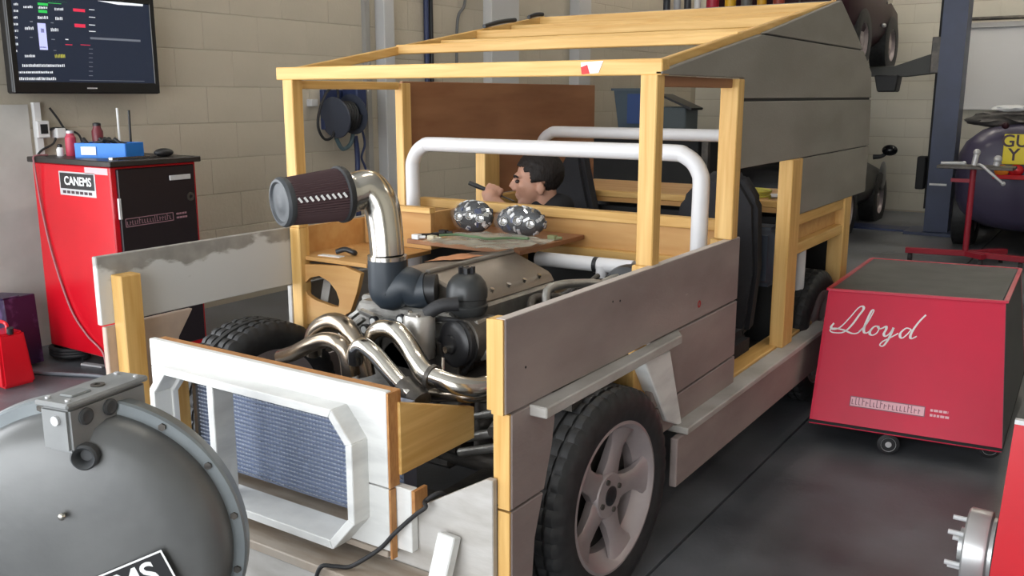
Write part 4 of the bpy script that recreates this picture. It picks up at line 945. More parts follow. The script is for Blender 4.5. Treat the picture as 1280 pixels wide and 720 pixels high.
tag(MB().beam(spn + Vector((0, -.08, .006)), spn + Vector((.02, .10, .006)), .012, .010).lathe([(.010, 0), (.019, 0), (.019, .010), (.010, .010), (.010, 0)], spn + Vector((0, -.09, .001)), (0, 0, 1), 14).build('spanner', CHROME, None), 'bright steel spanner lying in front of the mouse on the cabinet', 'spanner')
aer = t0 + Vector((-.10, .13, 0))
ae = thing('aerial_box', aer, 'black network box with two upright aerials behind the blue tray', 'aerial')
MB().box(aer + Vector((-.06, -.04, 0)), aer + Vector((.06, .04, .05))).build('box', BLKP, ae, bevel=.005)
MB().cyl(aer + Vector((-.05, .03, .045)), aer + Vector((-.05, .03, .24)), .006, 8).build('aerial', WHITE, ae)
MB().cyl(aer + Vector((.045, .03, .045)), aer + Vector((.05, .03, .23)), .006, 8).build('aerial', BLKP, ae)
# ---- sockets and leads on the wall
def onwall(x, y): return ax(x, y, XL)
def wbox(name, q0, q1, dep, m, lb, cat, face=None):
    a, b = onwall(*q0), onwall(*q1)
    o = thing(name, ((XL), (a.y + b.y) / 2, min(a.z, b.z)), lb, cat)
    MB().box((XL - .003, a.y, a.z), (XL + dep, b.y, b.z)).build('box', m, o, bevel=.005)
    if face: MB().box((XL + dep - .001, a.y + (b.y - a.y) * .25, a.z + (b.z - a.z) * .2), (XL + dep + .004, b.y - (b.y - a.y) * .2, b.z - (b.z - a.z) * .25)).build('face', face, o)
    return o
wbox('wall_socket', (40, 151), (58, 172), .045, WHITE, 'white double socket box with dark switches below the monitor', 'socket', DRK)
wbox('plug', (63, 160), (76, 172), .06, WHITE, 'white plug in the wall to the right of the socket box', 'plug')
a, b = onwall(38, 128), onwall(43, 200)
struct('trim_6', MB().box((XL - .002, a.y, b.z - .1), (XL + .03, a.y + .035, a.z)), WHITE)
for nm, qs, lb in (('cable', ((55, 165), (70, 160), (85, 163), (98, 168), (103, 182), (104, 206)), 'short dark lead running from the socket box towards the cabinet'),
                   ('cable', ((70, 172), (66, 180), (52, 188), (46, 196)), 'dark lead looping down from the plug to the cabinet top'),
                   ('cable', ((62, 135), (72, 148), (80, 160), (88, 166)), 'dark lead hanging diagonally under the monitor')):
    tag(MB().tube([ax(x, y, XL + .035) for x, y in qs], .006, 8).build(nm, BLKR, None, smooth=60), lb, 'cable')
# ---- hose reel on the wall
hr = thing('hose_reel', (XL, 5.15, 1.0), 'dark blue hose reel with a black loop hanging on the block wall', 'hose reel')
hc = ax(430, 145, XL + .14)
MB().box((XL - .003, hc.y - .10, hc.z - .10), (XL + .04, hc.y + .20, hc.z + .19)).build('back_plate', BLUED, hr, bevel=.005)
dm = MB().lathe([(.03, -.11), (.145, -.10), (.15, -.09), (.07, -.085), (.07, .085), (.15, .09), (.145, .10), (.03, .11)], hc, (.0, 1, .12), 32).build('drum', mat('blue_grey_drum', (.045, .052, .075), .5), hr, smooth=30)
MB().tube([hc + Vector((.10 * math.cos(t * .9), -.07 + t * .0040, .10 * math.sin(t * .9))) for t in range(36)], .014, 8, 2).build('wound_hose', BLKR, hr, smooth=60)
MB().box((hc.x - .09, hc.y + .08, hc.z + .02), (hc.x + .06, hc.y + .19, hc.z + .20)).build('reel_cover', BLUED, hr, bevel=.01)
MB().tube([ax(x, y, XL + .12) for x, y in ((420, 106), (408, 116), (399, 140), (398, 160), (406, 174), (416, 170), (420, 150), (423, 120), (420, 106))], .010, 8).build('hose_loop', BLKR, hr, smooth=60)
MB().tube([ax(x, y, XL + .10) for x, y in ((420, 172), (428, 186), (438, 180), (441, 165), (436, 160))], .016, 8).build('hose_coil', mat('blue_green_hose', (.08, .13, .15), .4), hr, smooth=60)
MB().tube([ax(x, y, XL + .08) for x, y in ((444, 170), (446, 185), (447, 200), (447, 222), (448, 260), (450, 300))], .020, 8).build('hanging_hose', BLUED, hr, smooth=60)
MB().tube([ax(x, y, XL + .08) for x, y in ((452, 160), (456, 180), (452, 196), (456, 208), (462, 228))], .009, 8).build('hanging_lead', BLUED, hr, smooth=60)
wbox('wall_switch', (383, 124), (392, 133), .05, PALE, 'small grey switch box on the wall beside the hose reel', 'switch')
# pipes high on the wall
for x, r_, m, lb in ((534, .022, BLUED, 'blue vertical pipe high on the left wall'), (540, .018, BLKP, 'black vertical pipe beside the blue pipe on the left wall')):
    a = ax(x, 20, XL + .04); tag(MB().cyl((XL + .03, a.y, 1.2), (XL + .03, a.y, ZC), r_, 12).build('pipe', m, None, smooth=40), lb, 'pipe')
a = [ax(x, y, XL + .04) for x, y in ((582, -6), (580, 8), (573, 20), (571, 45), (571, 90))]
tag(MB().tube(a, .013, 8).build('cable', mat('grey_cable', (.12, .12, .12), .6), None, smooth=60), 'grey cable bending down the wall above the roof frame', 'cable')

# ---- grey drum machine in the foreground
DC = ad(90, 706, 1.85); DY = DC.y
D_ROT = R(38)                                              # the drum faces the side of the workshop aisle
D_N = Vector((math.sin(D_ROT), -math.cos(D_ROT), 0))
def dl(x, y, off):                                         # measured point on the drum face -> the drum's own unturned frame
    p = apl(x, y, DC + D_N * off, D_N) - DC
    return Matrix.Rotation(-D_ROT, 3, 'Z') @ p + DC
dm_ = thing('drum_machine', (DC.x, DY, 0), 'large grey metal drum with a terminal box on top and a black sticker', 'machine')
nrm = Vector((0, -1, 0))
Rd = .302
MB().lathe([(Rd * .98, -.10), (Rd, -.085), (Rd - .004, -.050), (Rd - .018, -.022), (Rd - .05, -.004), (Rd - .10, .006), (.12, .016), (.05, .018), (0, .018)], DC, nrm, 96).build('drum_shell', GREYM, dm_, smooth=40)
MB().lathe([(Rd - .02, -.115), (Rd + .024, -.113), (Rd + .026, -.108), (Rd + .026, -.080), (Rd + .022, -.075), (Rd - .02, -.074)], DC, nrm, 96).build('flange', GREYL, dm_, smooth=35)
MB().lathe([(Rd - .20, -.11), (Rd - .20, -.24), (Rd - .23, -.26), (0, -.26)], DC, nrm, 64).build('rear_casing', GREYM, dm_, smooth=35)
for k in range(16):
    a = R(11 + k * 22.5); c = DC + Vector((math.cos(a) * (Rd + .010), .078, math.sin(a) * (Rd + .010)))
    MB().cyl(c + Vector((0, .004, 0)), c + Vector((0, -.008, 0)), .008, 6).build('flange_bolt', STEELD, dm_)
# terminal box
tb0 = dl(88, 550, .03)
bxx0, bxx1 = tb0.x - .075, tb0.x; by0, by1 = DY - .03, DY + .17; bz0, bz1 = tb0.z - .03, tb0.z + .060
tb = MB().box((bxx0, by0, bz0), (bxx1, by1, bz1)).build('terminal_box', GREYT, dm_, bevel=.006, seg=2)
MB().box((bxx0 - .006, by0 - .006, bz1), (bxx1 + .006, by1 + .004, bz1 + .012)).build('lid', GREYT, tb, bevel=.004)
MB().box((bxx0 + .02, by0 + .03, bz1 + .010), (bxx1 - .02, by0 + .08, bz1 + .016)).build('lid_plate', mat('mid_grey_enamel', (.20, .21, .21), .5), tb, bevel=.003)
MB().lathe([(.006, 0), (.014, 0), (.014, .003), (.006, .003), (.006, 0)], ((bxx0 + bxx1) / 2, by0 + .11, bz1 + .012), (0, 0, 1), 16).build('lid_ring', STEELD, tb)
for dx, dy in ((.012, .012), (.064, .012), (.012, .185), (.064, .185)):
    c = Vector((bxx0 + dx, by0 + dy, bz1 + .010)); MB().cyl(c, c + Vector((0, 0, .006)), .005, 8).build('lid_screw', SILV, tb)
MB().cyl((bxx0 + .044, by0 + .002, bz0 + .065), (bxx0 + .044, by0 - .006, bz0 + .065), .010, 12).build('front_screw', SILV, tb)
for dy in (.04, .10): MB().lathe([(0, 0), (.017, 0), (.017, .004), (.012, .006), (0, .003)], (bxx1, by0 + dy, bz0 + .065), (1, 0, 0), 20).build('knockout', mat('knockout_grey', (.06, .062, .065), .5), tb, smooth=30)
gl = dl(106, 571, .012)
MB().lathe([(0, -.010), (.012, -.010), (.016, .004), (.022, .010), (.026, .006), (.026, -.012)], gl, nrm, 28).build('blanking_plug', mat('plug_grey', (.05, .052, .055), .45), dm_, smooth=30)
kb = dl(81, 642, .014)
MB().cyl(kb, kb + Vector((0, -.010, 0)), .004, 8).ball(kb + Vector((0, -.014, 0)), (.008, .006, .008), 12, 8).build('stud', CHROME, dm_, smooth=60)
# sticker
s_o = dl(202, 686, .020); s_dir = dl(202, 686, .020) - dl(120, 720, .020)
s_dir.normalize(); s_up = Vector((-s_dir.z, 0, s_dir.x))
SM = frame(s_o - s_up * .040 - s_dir * .165, s_dir, s_up)
dsk = MB().box((-.165, -.040, -.001), (.165, .040, .001)).xf(SM).build('sticker', BLKP, dm_, bevel=.0004)
MB().ring([(-.164, -.039, .0011), (.164, -.039, .0011), (.164, .039, .0011), (-.164, .039, .0011)], [(-.160, -.035, .0011), (.160, -.035, .0011), (.160, .035, .0011), (-.160, .035, .0011)], (0, 0, .0006)).xf(SM).build('sticker_border', INK, dsk)
text_mesh('sticker_lettering', 'CANEMS', .070, SM @ Matrix.Translation((0, -.001, .0014)), INK, dsk, ext=.0003, bold=.0012)
# stand below
for sx in (-1, 1):
    MB().prism([(DC.x + sx * .10, DY + .02, DC.z - .27), (DC.x + sx * .20, DY + .02, DC.z - .22), (DC.x + sx * .30, DY + .02, 0), (DC.x + sx * .20, DY + .02, 0)], (0, .09, 0)).build('foot', GREYM, dm_, bevel=.004)
pv = Vector((bxx1, by0, 0)); tb.matrix_basis = Matrix.Translation(pv) @ Matrix.Rotation(R(-27), 4, 'Z') @ Matrix.Translation(-pv)
dm_.rotation_euler = (0, 0, D_ROT)
tag(MB().tube([ad(46, 506, 1.98), ad(34, 514, 2.0), ad(22, 526, 2.02), ad(8, 544, 2.05), ad(-10, 575, 2.08), ad(-20, 640, 2.1), Vector((-2.3, .95, .10)), Vector((-2.45, .85, .008)), Vector((-2.7, .7, .008))], .007, 8).build('cable', WHITE, None, smooth=60), 'white flex running from behind the grey drum terminal box', 'cable')

# ---- floor clutter at the far left
pg = az(26, 462, 0)
bag = thing('carton', (pg.x - .1, pg.y, 0), 'dark purple printed carton standing on the floor beside the red cabinet', 'carton')
m_p = mat('purple_print', (.022, .008, .045), .4, col2=(.13, .07, .19), scale=14, lo=.55, hi=.72)
BM = Matrix.Translation((pg.x - .10, pg.y + .02, 0)) @ Matrix.Rotation(R(-4), 4, 'Y') @ Matrix.Rotation(R(8), 4, 'Z')
MB().box((-.14, -.09, .008), (.12, .09, .37)).xf(BM).build('carton_body', m_p, bag, bevel=.004)
MB().box((-.14, -.09, .372), (.12, .0, .376)).xf(BM).build('flap', m_p, bag)
MB().box((-.06, -.0915, .12), (.10, -.0905, .20)).xf(BM).build('printed_label', mat('pale_purple_label', (.28, .22, .32), .5), bag)
rs = az(10, 486, 0)
ast = thing('fuel_can', (rs.x - .1, rs.y, 0), 'red metal fuel can on the floor in front of the purple carton', 'fuel can')
MB().add([(-.13, -.08, 0), (.08, -.08, 0), (.08, .08, 0), (-.13, .08, 0), (-.10, -.065, .26), (.045, -.065, .26), (.045, .065, .26), (-.10, .065, .26)], [(0, 1, 2, 3), (4, 5, 6, 7), (0, 1, 5, 4), (1, 2, 6, 5), (2, 3, 7, 6), (3, 0, 4, 7)]).xf(Matrix.Translation((rs.x - .075, rs.y + .06, 0))).build('can_body', RED, ast, bevel=.012, seg=2)
MB().tube([(rs.x - .15, rs.y + .06, .255), (rs.x - .14, rs.y + .06, .30), (rs.x - .07, rs.y + .06, .30), (rs.x - .06, rs.y + .06, .255)], .009, 8).build('handle', RED, ast, smooth=60)
MB().cyl((rs.x - .04, rs.y + .06, .255), (rs.x - .035, rs.y + .06, .285), .016, 14).build('cap', BLKP, ast, smooth=40)
hp = az(88, 448, 0)
hs = []
for t in range(40): a = t * .5; hs.append((hp.x + (.11 + .015 * math.sin(t)) * math.cos(a), hp.y + .07 * math.sin(a), .02 + t * .0012))
tag(MB().tube(hs, .014, 8, 3).build('hose_coil', BLKR, None, smooth=60), 'coil of black hose on the floor in front of the red cabinet', 'hose')
q = az(115, 459, 0); tag(MB().beam(q + Vector((-.08, 0, .006)), q + Vector((.06, .03, .006)), .035, .010).build('metal_strip', SILV, None, bevel=.002), 'bright metal strip lying on the floor near the black hose', 'metal strip')
q0, q1 = az(40, 468, 0), az(140, 472, 0); q1.y = min(q1.y, 2.555)
tag(MB().tube([q0 + Vector((0, 0, .01)), (q0 + q1) / 2 + Vector((0, .01, .01)), q1 + Vector((0, 0, .01)), q1 + Vector((.4, .02, .01))], .010, 8).build('air_line', mat('grey_air_line', (.13, .14, .16), .4), None, smooth=60), 'grey air line lying along the floor behind the drum machine', 'air line')

# ================================================================== RIGHT SIDE
# ---- red trolley with the script name
zb, zt = .085, .592
B0, B1 = az(1011, 528, zb), az(1253, 566, zb); T0 = az(1036, 361, zt)
T1 = apl(1258, 377, B0, (B1 - B0).cross(T0 - B0).normalized())
K0, K1 = az(1090, 323, zt), az(1276, 336, zt)
bk0, bk1 = Vector((K0.x - .03, K0.y + .06, zb)), Vector((K1.x + .06, K1.y + .06, zb))
tro = thing('tool_trolley', ((B0.x + B1.x) / 2, (B0.y + K0.y) / 2, 0), 'glossy crimson trolley box with white script name and dark flat top', 'trolley')
def slab(name, quad, th, m, parent, **k):
    n = (Vector(quad[1]) - Vector(quad[0])).cross(Vector(quad[2]) - Vector(quad[1])).normalized()
    return MB().prism(quad, n * -th).build(name, m, parent, **k)
front = slab('front_panel', [B0, B1, T1, T0], .012, REDT, tro, bevel=.002)
slab('side_panel', [B1, bk1, K1, T1], .012, mat('dark_grey_side_panel', (.05, .05, .052), .45), tro)
slab('side_panel', [bk0, B0, T0, K0], .012, REDT, tro)
slab('back_panel', [bk1, bk0, K0, K1], .012, REDT, tro)
slab('top_mat', [T0 + Vector((.012, .014, .001)), T1 + Vector((-.014, .014, .001)), K1 + Vector((-.012, -.01, .001)), K0 + Vector((.012, -.01, .001))], .012, RUBTOP, tro)
for a, b in ((T0, T1), (T1, K1), (K1, K0), (K0, T0)): MB().beam(a + Vector((0, 0, -.002)), b + Vector((0, 0, -.002)), .016, .010).build('top_edging', REDT, tro)
slab('base_plate', [B0 + Vector((0, 0, .004)), bk0 + Vector((0, 0, .004)), bk1 + Vector((0, 0, .004)), B1 + Vector((0, 0, .004))], .01, DRK, tro)
fn = (B1 - B0).cross(T0 - B0).normalized()
if fn.y > 0: fn = -fn
fx = (B1 - B0).normalized(); fup = fn.cross(fx)
def onfront(x, y, off=.001): return apl(x, y, B0, fn) + fn * off
cw = az(1108, 568, 0); 
for i, c_ in enumerate((Vector((cw.x, cw.y + .01, .042)), Vector((B1.x - .06, B1.y + .16, .042)), Vector((bk0.x + .08, bk0.y - .08, .042)), Vector((bk1.x - .08, bk1.y - .08, .042)))):
    w_ = MB().lathe([(.018, -.014), (.034, -.014), (.042, -.010), (.042, .010), (.034, .014), (.018, .014)], c_, (.35, -1, 0), 28).build('castor', BLKR, tro, smooth=30)
    MB().lathe([(0, .016), (.010, .016), (.012, .014), (.026, .013), (.028, .015), (.028, -.01), (0, -.012)], c_, (.35, -1, 0), 24).build('castor_hub', SILV, w_, smooth=30)
    MB().box(c_ + Vector((-.02, .016, 0)), c_ + Vector((.02, .03, .05))).build('castor_fork', STEELD, w_)
# script lettering drawn as pen strokes
def cat_rom(p, sub=7):
    p = [Vector((a, b, 0)) for a, b in p]; o = []
    for i in range(len(p) - 1):
        a, b, c, d = p[max(i - 1, 0)], p[i], p[i + 1], p[min(i + 2, len(p) - 1)]
        for k in range(sub): t = k / sub; o.append(.5 * (2 * b + (c - a) * t + (2 * a - 5 * b + 4 * c - d) * t * t + (3 * b - a - 3 * c + d) * t ** 3))
    return o + [p[-1]]
strokes = [
    [(118, 232), (108, 246), (116, 254), (140, 246), (172, 214), (200, 182), (216, 174), (220, 184), (204, 206), (182, 236), (160, 258), (140, 266), (112, 264), (104, 256), (118, 250), (150, 256), (180, 268), (200, 266), (216, 252)],
    [(204, 262), (230, 236), (250, 202), (256, 188), (248, 190), (234, 218), (222, 248), (222, 264), (232, 266), (246, 256)],
    [(274, 244), (258, 244), (244, 258), (242, 270), (252, 274), (266, 266), (274, 250), (270, 244), (276, 252), (290, 248)],
    [(288, 248), (298, 244), (298, 254), (290, 270), (296, 278), (310, 268), (324, 248)],
    [(324, 248), (312, 276), (298, 300), (286, 312), (276, 308), (286, 296), (310, 284), (340, 268)],
    [(384, 254), (368, 250), (350, 264), (346, 278), (354, 284), (370, 272), (386, 254)],
    [(436, 204), (414, 226), (394, 252), (382, 276), (386, 286), (404, 278)]]
ltr = MB(); penv = Vector((.92, -.38, 0))
for st_ in strokes:
    c2 = cat_rom(st_); vs = []; 
    for i, p in enumerate(c2):
        t = (c2[min(i + 1, len(c2) - 1)] - c2[max(i - 1, 0)]).normalized(); nn = Vector((-t.y, t.x, 0))
        wdt = 2.1 + 2.8 * max(0, t.y) * abs(nn.dot(penv)) if True else 2
        for sg_ in (-1, 1):
            q = p + nn * (sg_ * wdt); vs.append(onfront(1000 + q.x / 2.768, 320 + q.y / 2.768, .0012))
    ltr.add(vs, [(2 * i, 2 * i + 1, 2 * i + 3, 2 * i + 2) for i in range(len(c2) - 1)])
ltr.build('name_lettering', INK, front)
l0, l1, l2 = onfront(1062, 507), onfront(1155, 521), onfront(1062, 495)
logo(front, frame(l0, l1 - l0, l2 - l0), (l1 - l0).length, (l2 - l0).length, mat('dark_pink_marks', (.30, .10, .14), .5), PINKI, 9)

# ---- red machine at the right edge with a grey hub
pod = thing('hub_unit', (.18, 2.5, 0), 'red machine with a grey hub flange and two pins beside the crimson trolley', 'machine')
P0, P1 = ay(1236, 722, 2.20), ay(1267, 531, 2.20)          # left edge of the sloping front
pb0 = P1 + (P0 - P1) * ((P1.z - .09) / (P1.z - P0.z))
fq = [pb0, pb0 + Vector((.74, .0, 0)), P1 + Vector((.64, .03, 0)), P1 + Vector((0, .03, 0))]
slab('front_panel', fq, .012, RED, pod, bevel=.003)
bq = [q + Vector((0, .62, 0)) for q in fq]; bq[2] += Vector((0, -.05, 0)); bq[3] += Vector((0, -.05, 0))
slab('side_panel', [bq[0], fq[0], fq[3], bq[3]], .012, RED, pod)
slab('side_panel', [fq[1], bq[1], bq[2], fq[2]], .012, RED, pod)
slab('back_panel', [bq[1], bq[0], bq[3], bq[2]], .012, RED, pod)
slab('top_mat', [fq[3], fq[2], bq[2], bq[3]], .012, RUBTOP, pod)
MB().beam(fq[3], fq[2], .016, .010).build('top_edging', SILV, pod)
slab('base_plate', [fq[0], bq[0], bq[1], fq[1]], .01, DRK, pod)
for dx in (.08, .66):
    for dy in (.08, .54): MB().cyl(pb0 + Vector((dx - .015, dy, -.048)), pb0 + Vector((dx + .015, dy, -.048)), .042, 20).build('castor', BLKR, pod, smooth=40)
xp = -.150
hbp = ay(1220, 638, 2.42); hbp = Vector((xp, 2.40, hbp.z - .07))
MB().lathe([(.105, -.01), (.11, 0), (.11, .012), (.105, .02)], (xp, hbp.y + .02, hbp.z - .03), (-1, 0, 0), 40).build('seal_ring', DRK, pod, smooth=30)
hub = MB().lathe([(.085, 0), (.085, .03), (.098, .034), (.100, .04), (.100, .082), (.096, .086), (.045, .088), (.045, .10), (0, .10)], (xp, hbp.y + .02, hbp.z - .03), (-1, 0, 0), 44).build('hub', mat('satin_aluminium', (.55, .56, .56), .32, .6), pod, smooth=30)
for a in range(5):
    an_ = R(60 + a * 72); c = Vector((xp - .086, hbp.y + .02 + .065 * math.cos(an_), hbp.z - .03 + .065 * math.sin(an_)))
    MB().cyl(c, c + Vector((-.038, 0, 0)), .0065, 10).build('stud', SILV, hub)

# ---- two-post lift
lift = thing('vehicle_lift', (-1.57, 10.25, 0), 'dark blue steel two-post lift column with an arm holding up a maroon car', 'lift')
MB().box((-1.68, 10.10, .03), (-1.455, 10.13, 3.7)).box((-1.68, 10.10, .03), (-1.655, 10.38, 3.7)).box((-1.48, 10.10, .03), (-1.455, 10.38, 3.7)).build('column', BLUE, lift, bevel=.004)
MB().box((-1.715, 10.20, .25), (-1.681, 10.36, 3.4)).build('carriage_guide', DRK, lift)
MB().box((-1.85, 10.0, 0), (-1.39, 10.5, .03)).build('base_plate', BLUE, lift)
MB().box((-4.2, 10.15, 0), (-1.85, 10.45, .022)).build('floor_plate', BLUED, lift)
MB().box((-1.76, 10.14, 1.60), (-1.66, 10.34, 1.95)).build('carriage', STEELD, lift, bevel=.006)
MB().prism([(-1.72, 10.2, 1.60), (-1.72, 10.2, 1.80), (-1.80, 10.2, 1.78), (-2.10, 10.2, 1.68), (-2.52, 10.2, 1.67), (-2.52, 10.2, 1.58), (-2.0, 10.2, 1.57)], (0, .12, 0)).build('arm', mat('dark_olive_steel', (.045, .045, .038), .5), lift, bevel=.005)
MB().prism([(-2.29, 10.16, 1.59), (-2.05, 10.16, 1.59), (-2.07, 10.16, 1.42), (-2.25, 10.16, 1.42)], (0, .2, 0)).build('arm_pad', BLKR, lift, bevel=.012)
MB().box((-1.66, 10.09, .50), (-1.50, 10.10, .52)).build('white_stripe', WHITE, lift)
MB().box((-1.80, 10.12, .45), (-1.716, 10.30, .78)).build('motor_box', DRK, lift, bevel=.01)

# ---- cars
def ringpts(y, w, z0, z1, e=3.2, n=24, cx=0):
    o = []
    for i in range(n):
        t = 2 * math.pi * i / n; c, s_ = math.cos(t), math.sin(t)
        o.append(Vector((cx + w * math.copysign(abs(c) ** (2 / e), c), y, (z0 + z1) / 2 + (z1 - z0) / 2 * math.copysign(abs(s_) ** (2 / e), s_))))
    return o
def loft(rings):
    n = len(rings[0]); vs = [p for r in rings for p in r]; fs = []
    for a in range(len(rings) - 1):
        for i in range(n): fs.append((a * n + i, a * n + (i + 1) % n, (a + 1) * n + (i + 1) % n, (a + 1) * n + i))
    fs += [tuple(range(n - 1, -1, -1)), tuple(range((len(rings) - 1) * n, len(rings) * n))]
    return MB().add(vs, fs)
def car(name, loc, lb, paint, W, L, zb, belt, roof, grp, mirror=None, roofed=True, lamps=True):
    o = thing(name, loc, lb, 'car', grp); M = Matrix.Translation(loc)
    secs = [(0, .78, .14, -.16), (.06, .90, .06, -.06), (.22, .97, .02, -.02), (.7, 1.0, 0, 0), (L * .5, 1.0, 0, 0), (L - .8, .98, 0, -.02), (L - .25, .92, .02, -.12), (L - .05, .80, .08, -.2), (L, .70, .14, -.26)]
    loft([ringpts(y, W * k, zb + a, belt + b) for y, k, a, b in secs]).xf(M).build('body', paint, o, smooth=50)
    if roofed:
        g = [(.55, .74, belt - .06, belt + .02), (.85, .72, belt - .06, roof - .06), (1.3, .70, belt - .06, roof), (L * .55, .70, belt - .06, roof - .01), (L * .70, .74, belt - .06, belt + .02)]
        gh = loft([ringpts(y, W * k, a, b, 3.0) for y, k, a, b in g]).xf(M).build('greenhouse', GLASSD, o, smooth=50)
        loft([ringpts(y, W * k, roof - .05, roof + .012, 3.0) for y, k in ((1.22, .60), (1.32, .66), (1.5, .67), (L * .54, .62))]).xf(M).build('roof', paint, o, smooth=50)
    for y in (.72, L - .75):
        for sx in (-1, 1):
            c = Vector((sx * (W - .085), y, zb + .10))
            tw = MB().lathe([(.17, -.09), (.27, -.095), (.30, -.08), (.305, 0), (.30, .08), (.27, .095), (.17, .09)], c, (sx, 0, 0), 36, caps=False).xf(M).build('tyre', TYRE, o, smooth=35)
            MB().lathe([(0, .07), (.05, .07), (.06, .05), (.15, .05), (.165, .085), (.175, .085), (.175, -.08)], c, (sx, 0, 0), 30, caps=False).xf(M).build('wheel_disc', RIMM, tw, smooth=30)
    for sx in (-1, 1) if lamps else ():
        MB().ball((sx * W * .66, .045, belt - .20), (.12, .035, .05), 16, 8).xf(M).build('tail_lamp', REDL, o, smooth=180)
    if mirror:
        y, z, m = mirror
        for sx in (-1, 1):
            a = Vector((sx * (W - .10), y, z - .08)); b = Vector((sx * (W + .07), y, z))
            mi = MB().ball(b, (.085, .06, .062), 18, 10).xf(M).build('door_mirror', m, o, smooth=180)
            MB().tube([a, a * .5 + b * .5 + Vector((0, 0, -.03)), b + Vector((-sx * .03, 0, -.03))], [.03, .022, .02], 10).xf(M).build('mirror_stalk', BLKP, mi, smooth=60)
    return o
zm = ay(1116, 188, 11.0).z
bc = car('black_car', (-3.12, 8.95, 0), 'low black car with a round door mirror behind the timber vehicle', BLKC, .80, 2.85, .14, zm - .06, zm + .34, None, (2.06, zm, mat('gloss_black_mirror', (.01, .01, .012), .12)))
MB().ball((-2.335, 11.15, zm - .30), (.03, .14, .17), 14, 10).build('side_vent', mat('grey_lamp_lens', (.16, .16, .16), .3), bc, smooth=180)
rc = car('raised_car', (-3.00, 8.95, 1.72), 'dark maroon car raised on the blue lift', MAROON, .70, 2.72, .10, .86, 1.25, None)
MB().ball((-2.295, 10.45, 2.10), (.02, .07, .022), 14, 8).build('side_lamp', SILV, rc, smooth=180)
MB().beam((-2.29, 10.5, 2.33), (-2.29, 10.7, 2.36), .02, .03).build('chrome_strip', CHROME, rc)
pc_ = car('purple_car', (-.53, 9.0, 0), 'purple open-topped car with a yellow rear number plate', PURP, .80, 2.9, .18, 1.17, 1.3, None, roofed=False, lamps=False)
crumple((-.70, 9.50, 1.17), (.58, .32, .10), 5.0, .22, 4).build('folded_hood', mat('folded_black_hood', (.03, .028, .026), .6, col2=(.12, .11, .10), scale=6), pc_, smooth=60)
crumple((-.92, 9.40, 1.27), (.16, .10, .035), 8.0, .3, 3).build('white_cover', WHITE, pc_, smooth=60)
pA, pB = ay(1252, 205, 8.97), ay(1282, 168, 8.97)
npl = MB().box((pA.x, 8.96, pA.z), (pB.x + .03, 8.985, pB.z)).build('number_plate', YEL, pc_, bevel=.004)
for tx, q in (('GU', (1269, 177)), ('Y', (1267, 194))):
    text_mesh('plate_lettering', tx, .145, frame(ay(*q, 8.957), (1, 0, 0), (0, 0, 1)), DINK, npl, ext=.001, bold=.002)
for q, m in (((1252, 213), AMBER), ((1270, 213), REDL)):
    c = ay(*q, 8.97); MB().ball(c, (.06, .03, .05), 16, 10).build('rear_lamp', m, pc_, smooth=180)
c = ay(1252, 221, 8.96); MB().box(c + Vector((-.07, -.01, -.02)), c + Vector((.25, .03, .02))).build('bumper_strip', REDL, pc_, bevel=.005)
c = ay(1257, 157, 9.02); MB().ball(c, (.03, .05, .03), 14, 10).build('filler_cap', MAROON, pc_, smooth=180)

# ---- white panel on the back wall
wp = thing('wall_panel', (-1.5, YB, 1.2), 'white framed board fixed to the back wall beside the blue column', 'board')
a, b = ay(1197, 36, YB - .03), ay(1300, 138, YB - .03)
MB().box((a.x, YB - .03, b.z), (b.x, YB + .01, a.z)).build('board', WHITE, wp, bevel=.004)
for (x0, x1, z0, z1) in ((a.x - .06, a.x + .03, b.z, a.z + .05), (a.x - .06, b.x, a.z - .0, a.z + .06)): MB().box((x0, YB - .06, z0), (x1, YB + .008, z1)).build('frame_rail', PALE, wp, bevel=.004)
MB().cyl((a.x - .1, YB - .07, a.z + .10), (b.x, YB - .07, a.z + .10), .02, 10).build('hanging_rail', STEELD, wp)

# ---- red stand with tools
sx0 = az(1208, 312, 0); SX, SY = ay(1211, 270, 8.40).x, 8.40
rsd = thing('tool_stand', (SX, SY, 0), 'red wheeled stand with a post and tool tray in front of the purple car', 'stand')
for a_ in (R(188), R(-8), R(55)):
    MB().beam((SX, SY, .10), (SX + .46 * math.cos(a_), SY + .40 * math.sin(a_), .095), .06, .045).build('base_leg', REDR, rsd, bevel=.004)
MB().cyl((SX, SY, .08), (SX, SY, .80), .024, 14).build('post', REDR, rsd, smooth=40)
MB().box((SX - .26, SY - .13, .80), (SX + .30, SY + .13, .825)).build('tray', STEELD, rsd, bevel=.004)
MB().beam((SX - .16, SY, .70), (SX + .02, SY, .70), .03, .03).build('arm', REDR, rsd)
for a_ in (R(188), R(-8), R(55), R(-30)):
    c = Vector((SX + .42 * math.cos(a_), SY + .36 * math.sin(a_), .038)) if a_ != R(-30) else Vector((SX + .13, SY - .09, .038))
    MB().cyl(c + Vector((-.014, 0, 0)), c + Vector((.014, 0, 0)), .038, 18).build('castor', BLKR, rsd, smooth=40)
    MB().cyl(c, c + Vector((0, 0, .06)), .012, 8).build('castor_stem', SILV, rsd)
MB().beam((SX, SY, .10), (SX + .15, SY - .10, .095), .05, .04).build('base_leg', REDR, rsd)
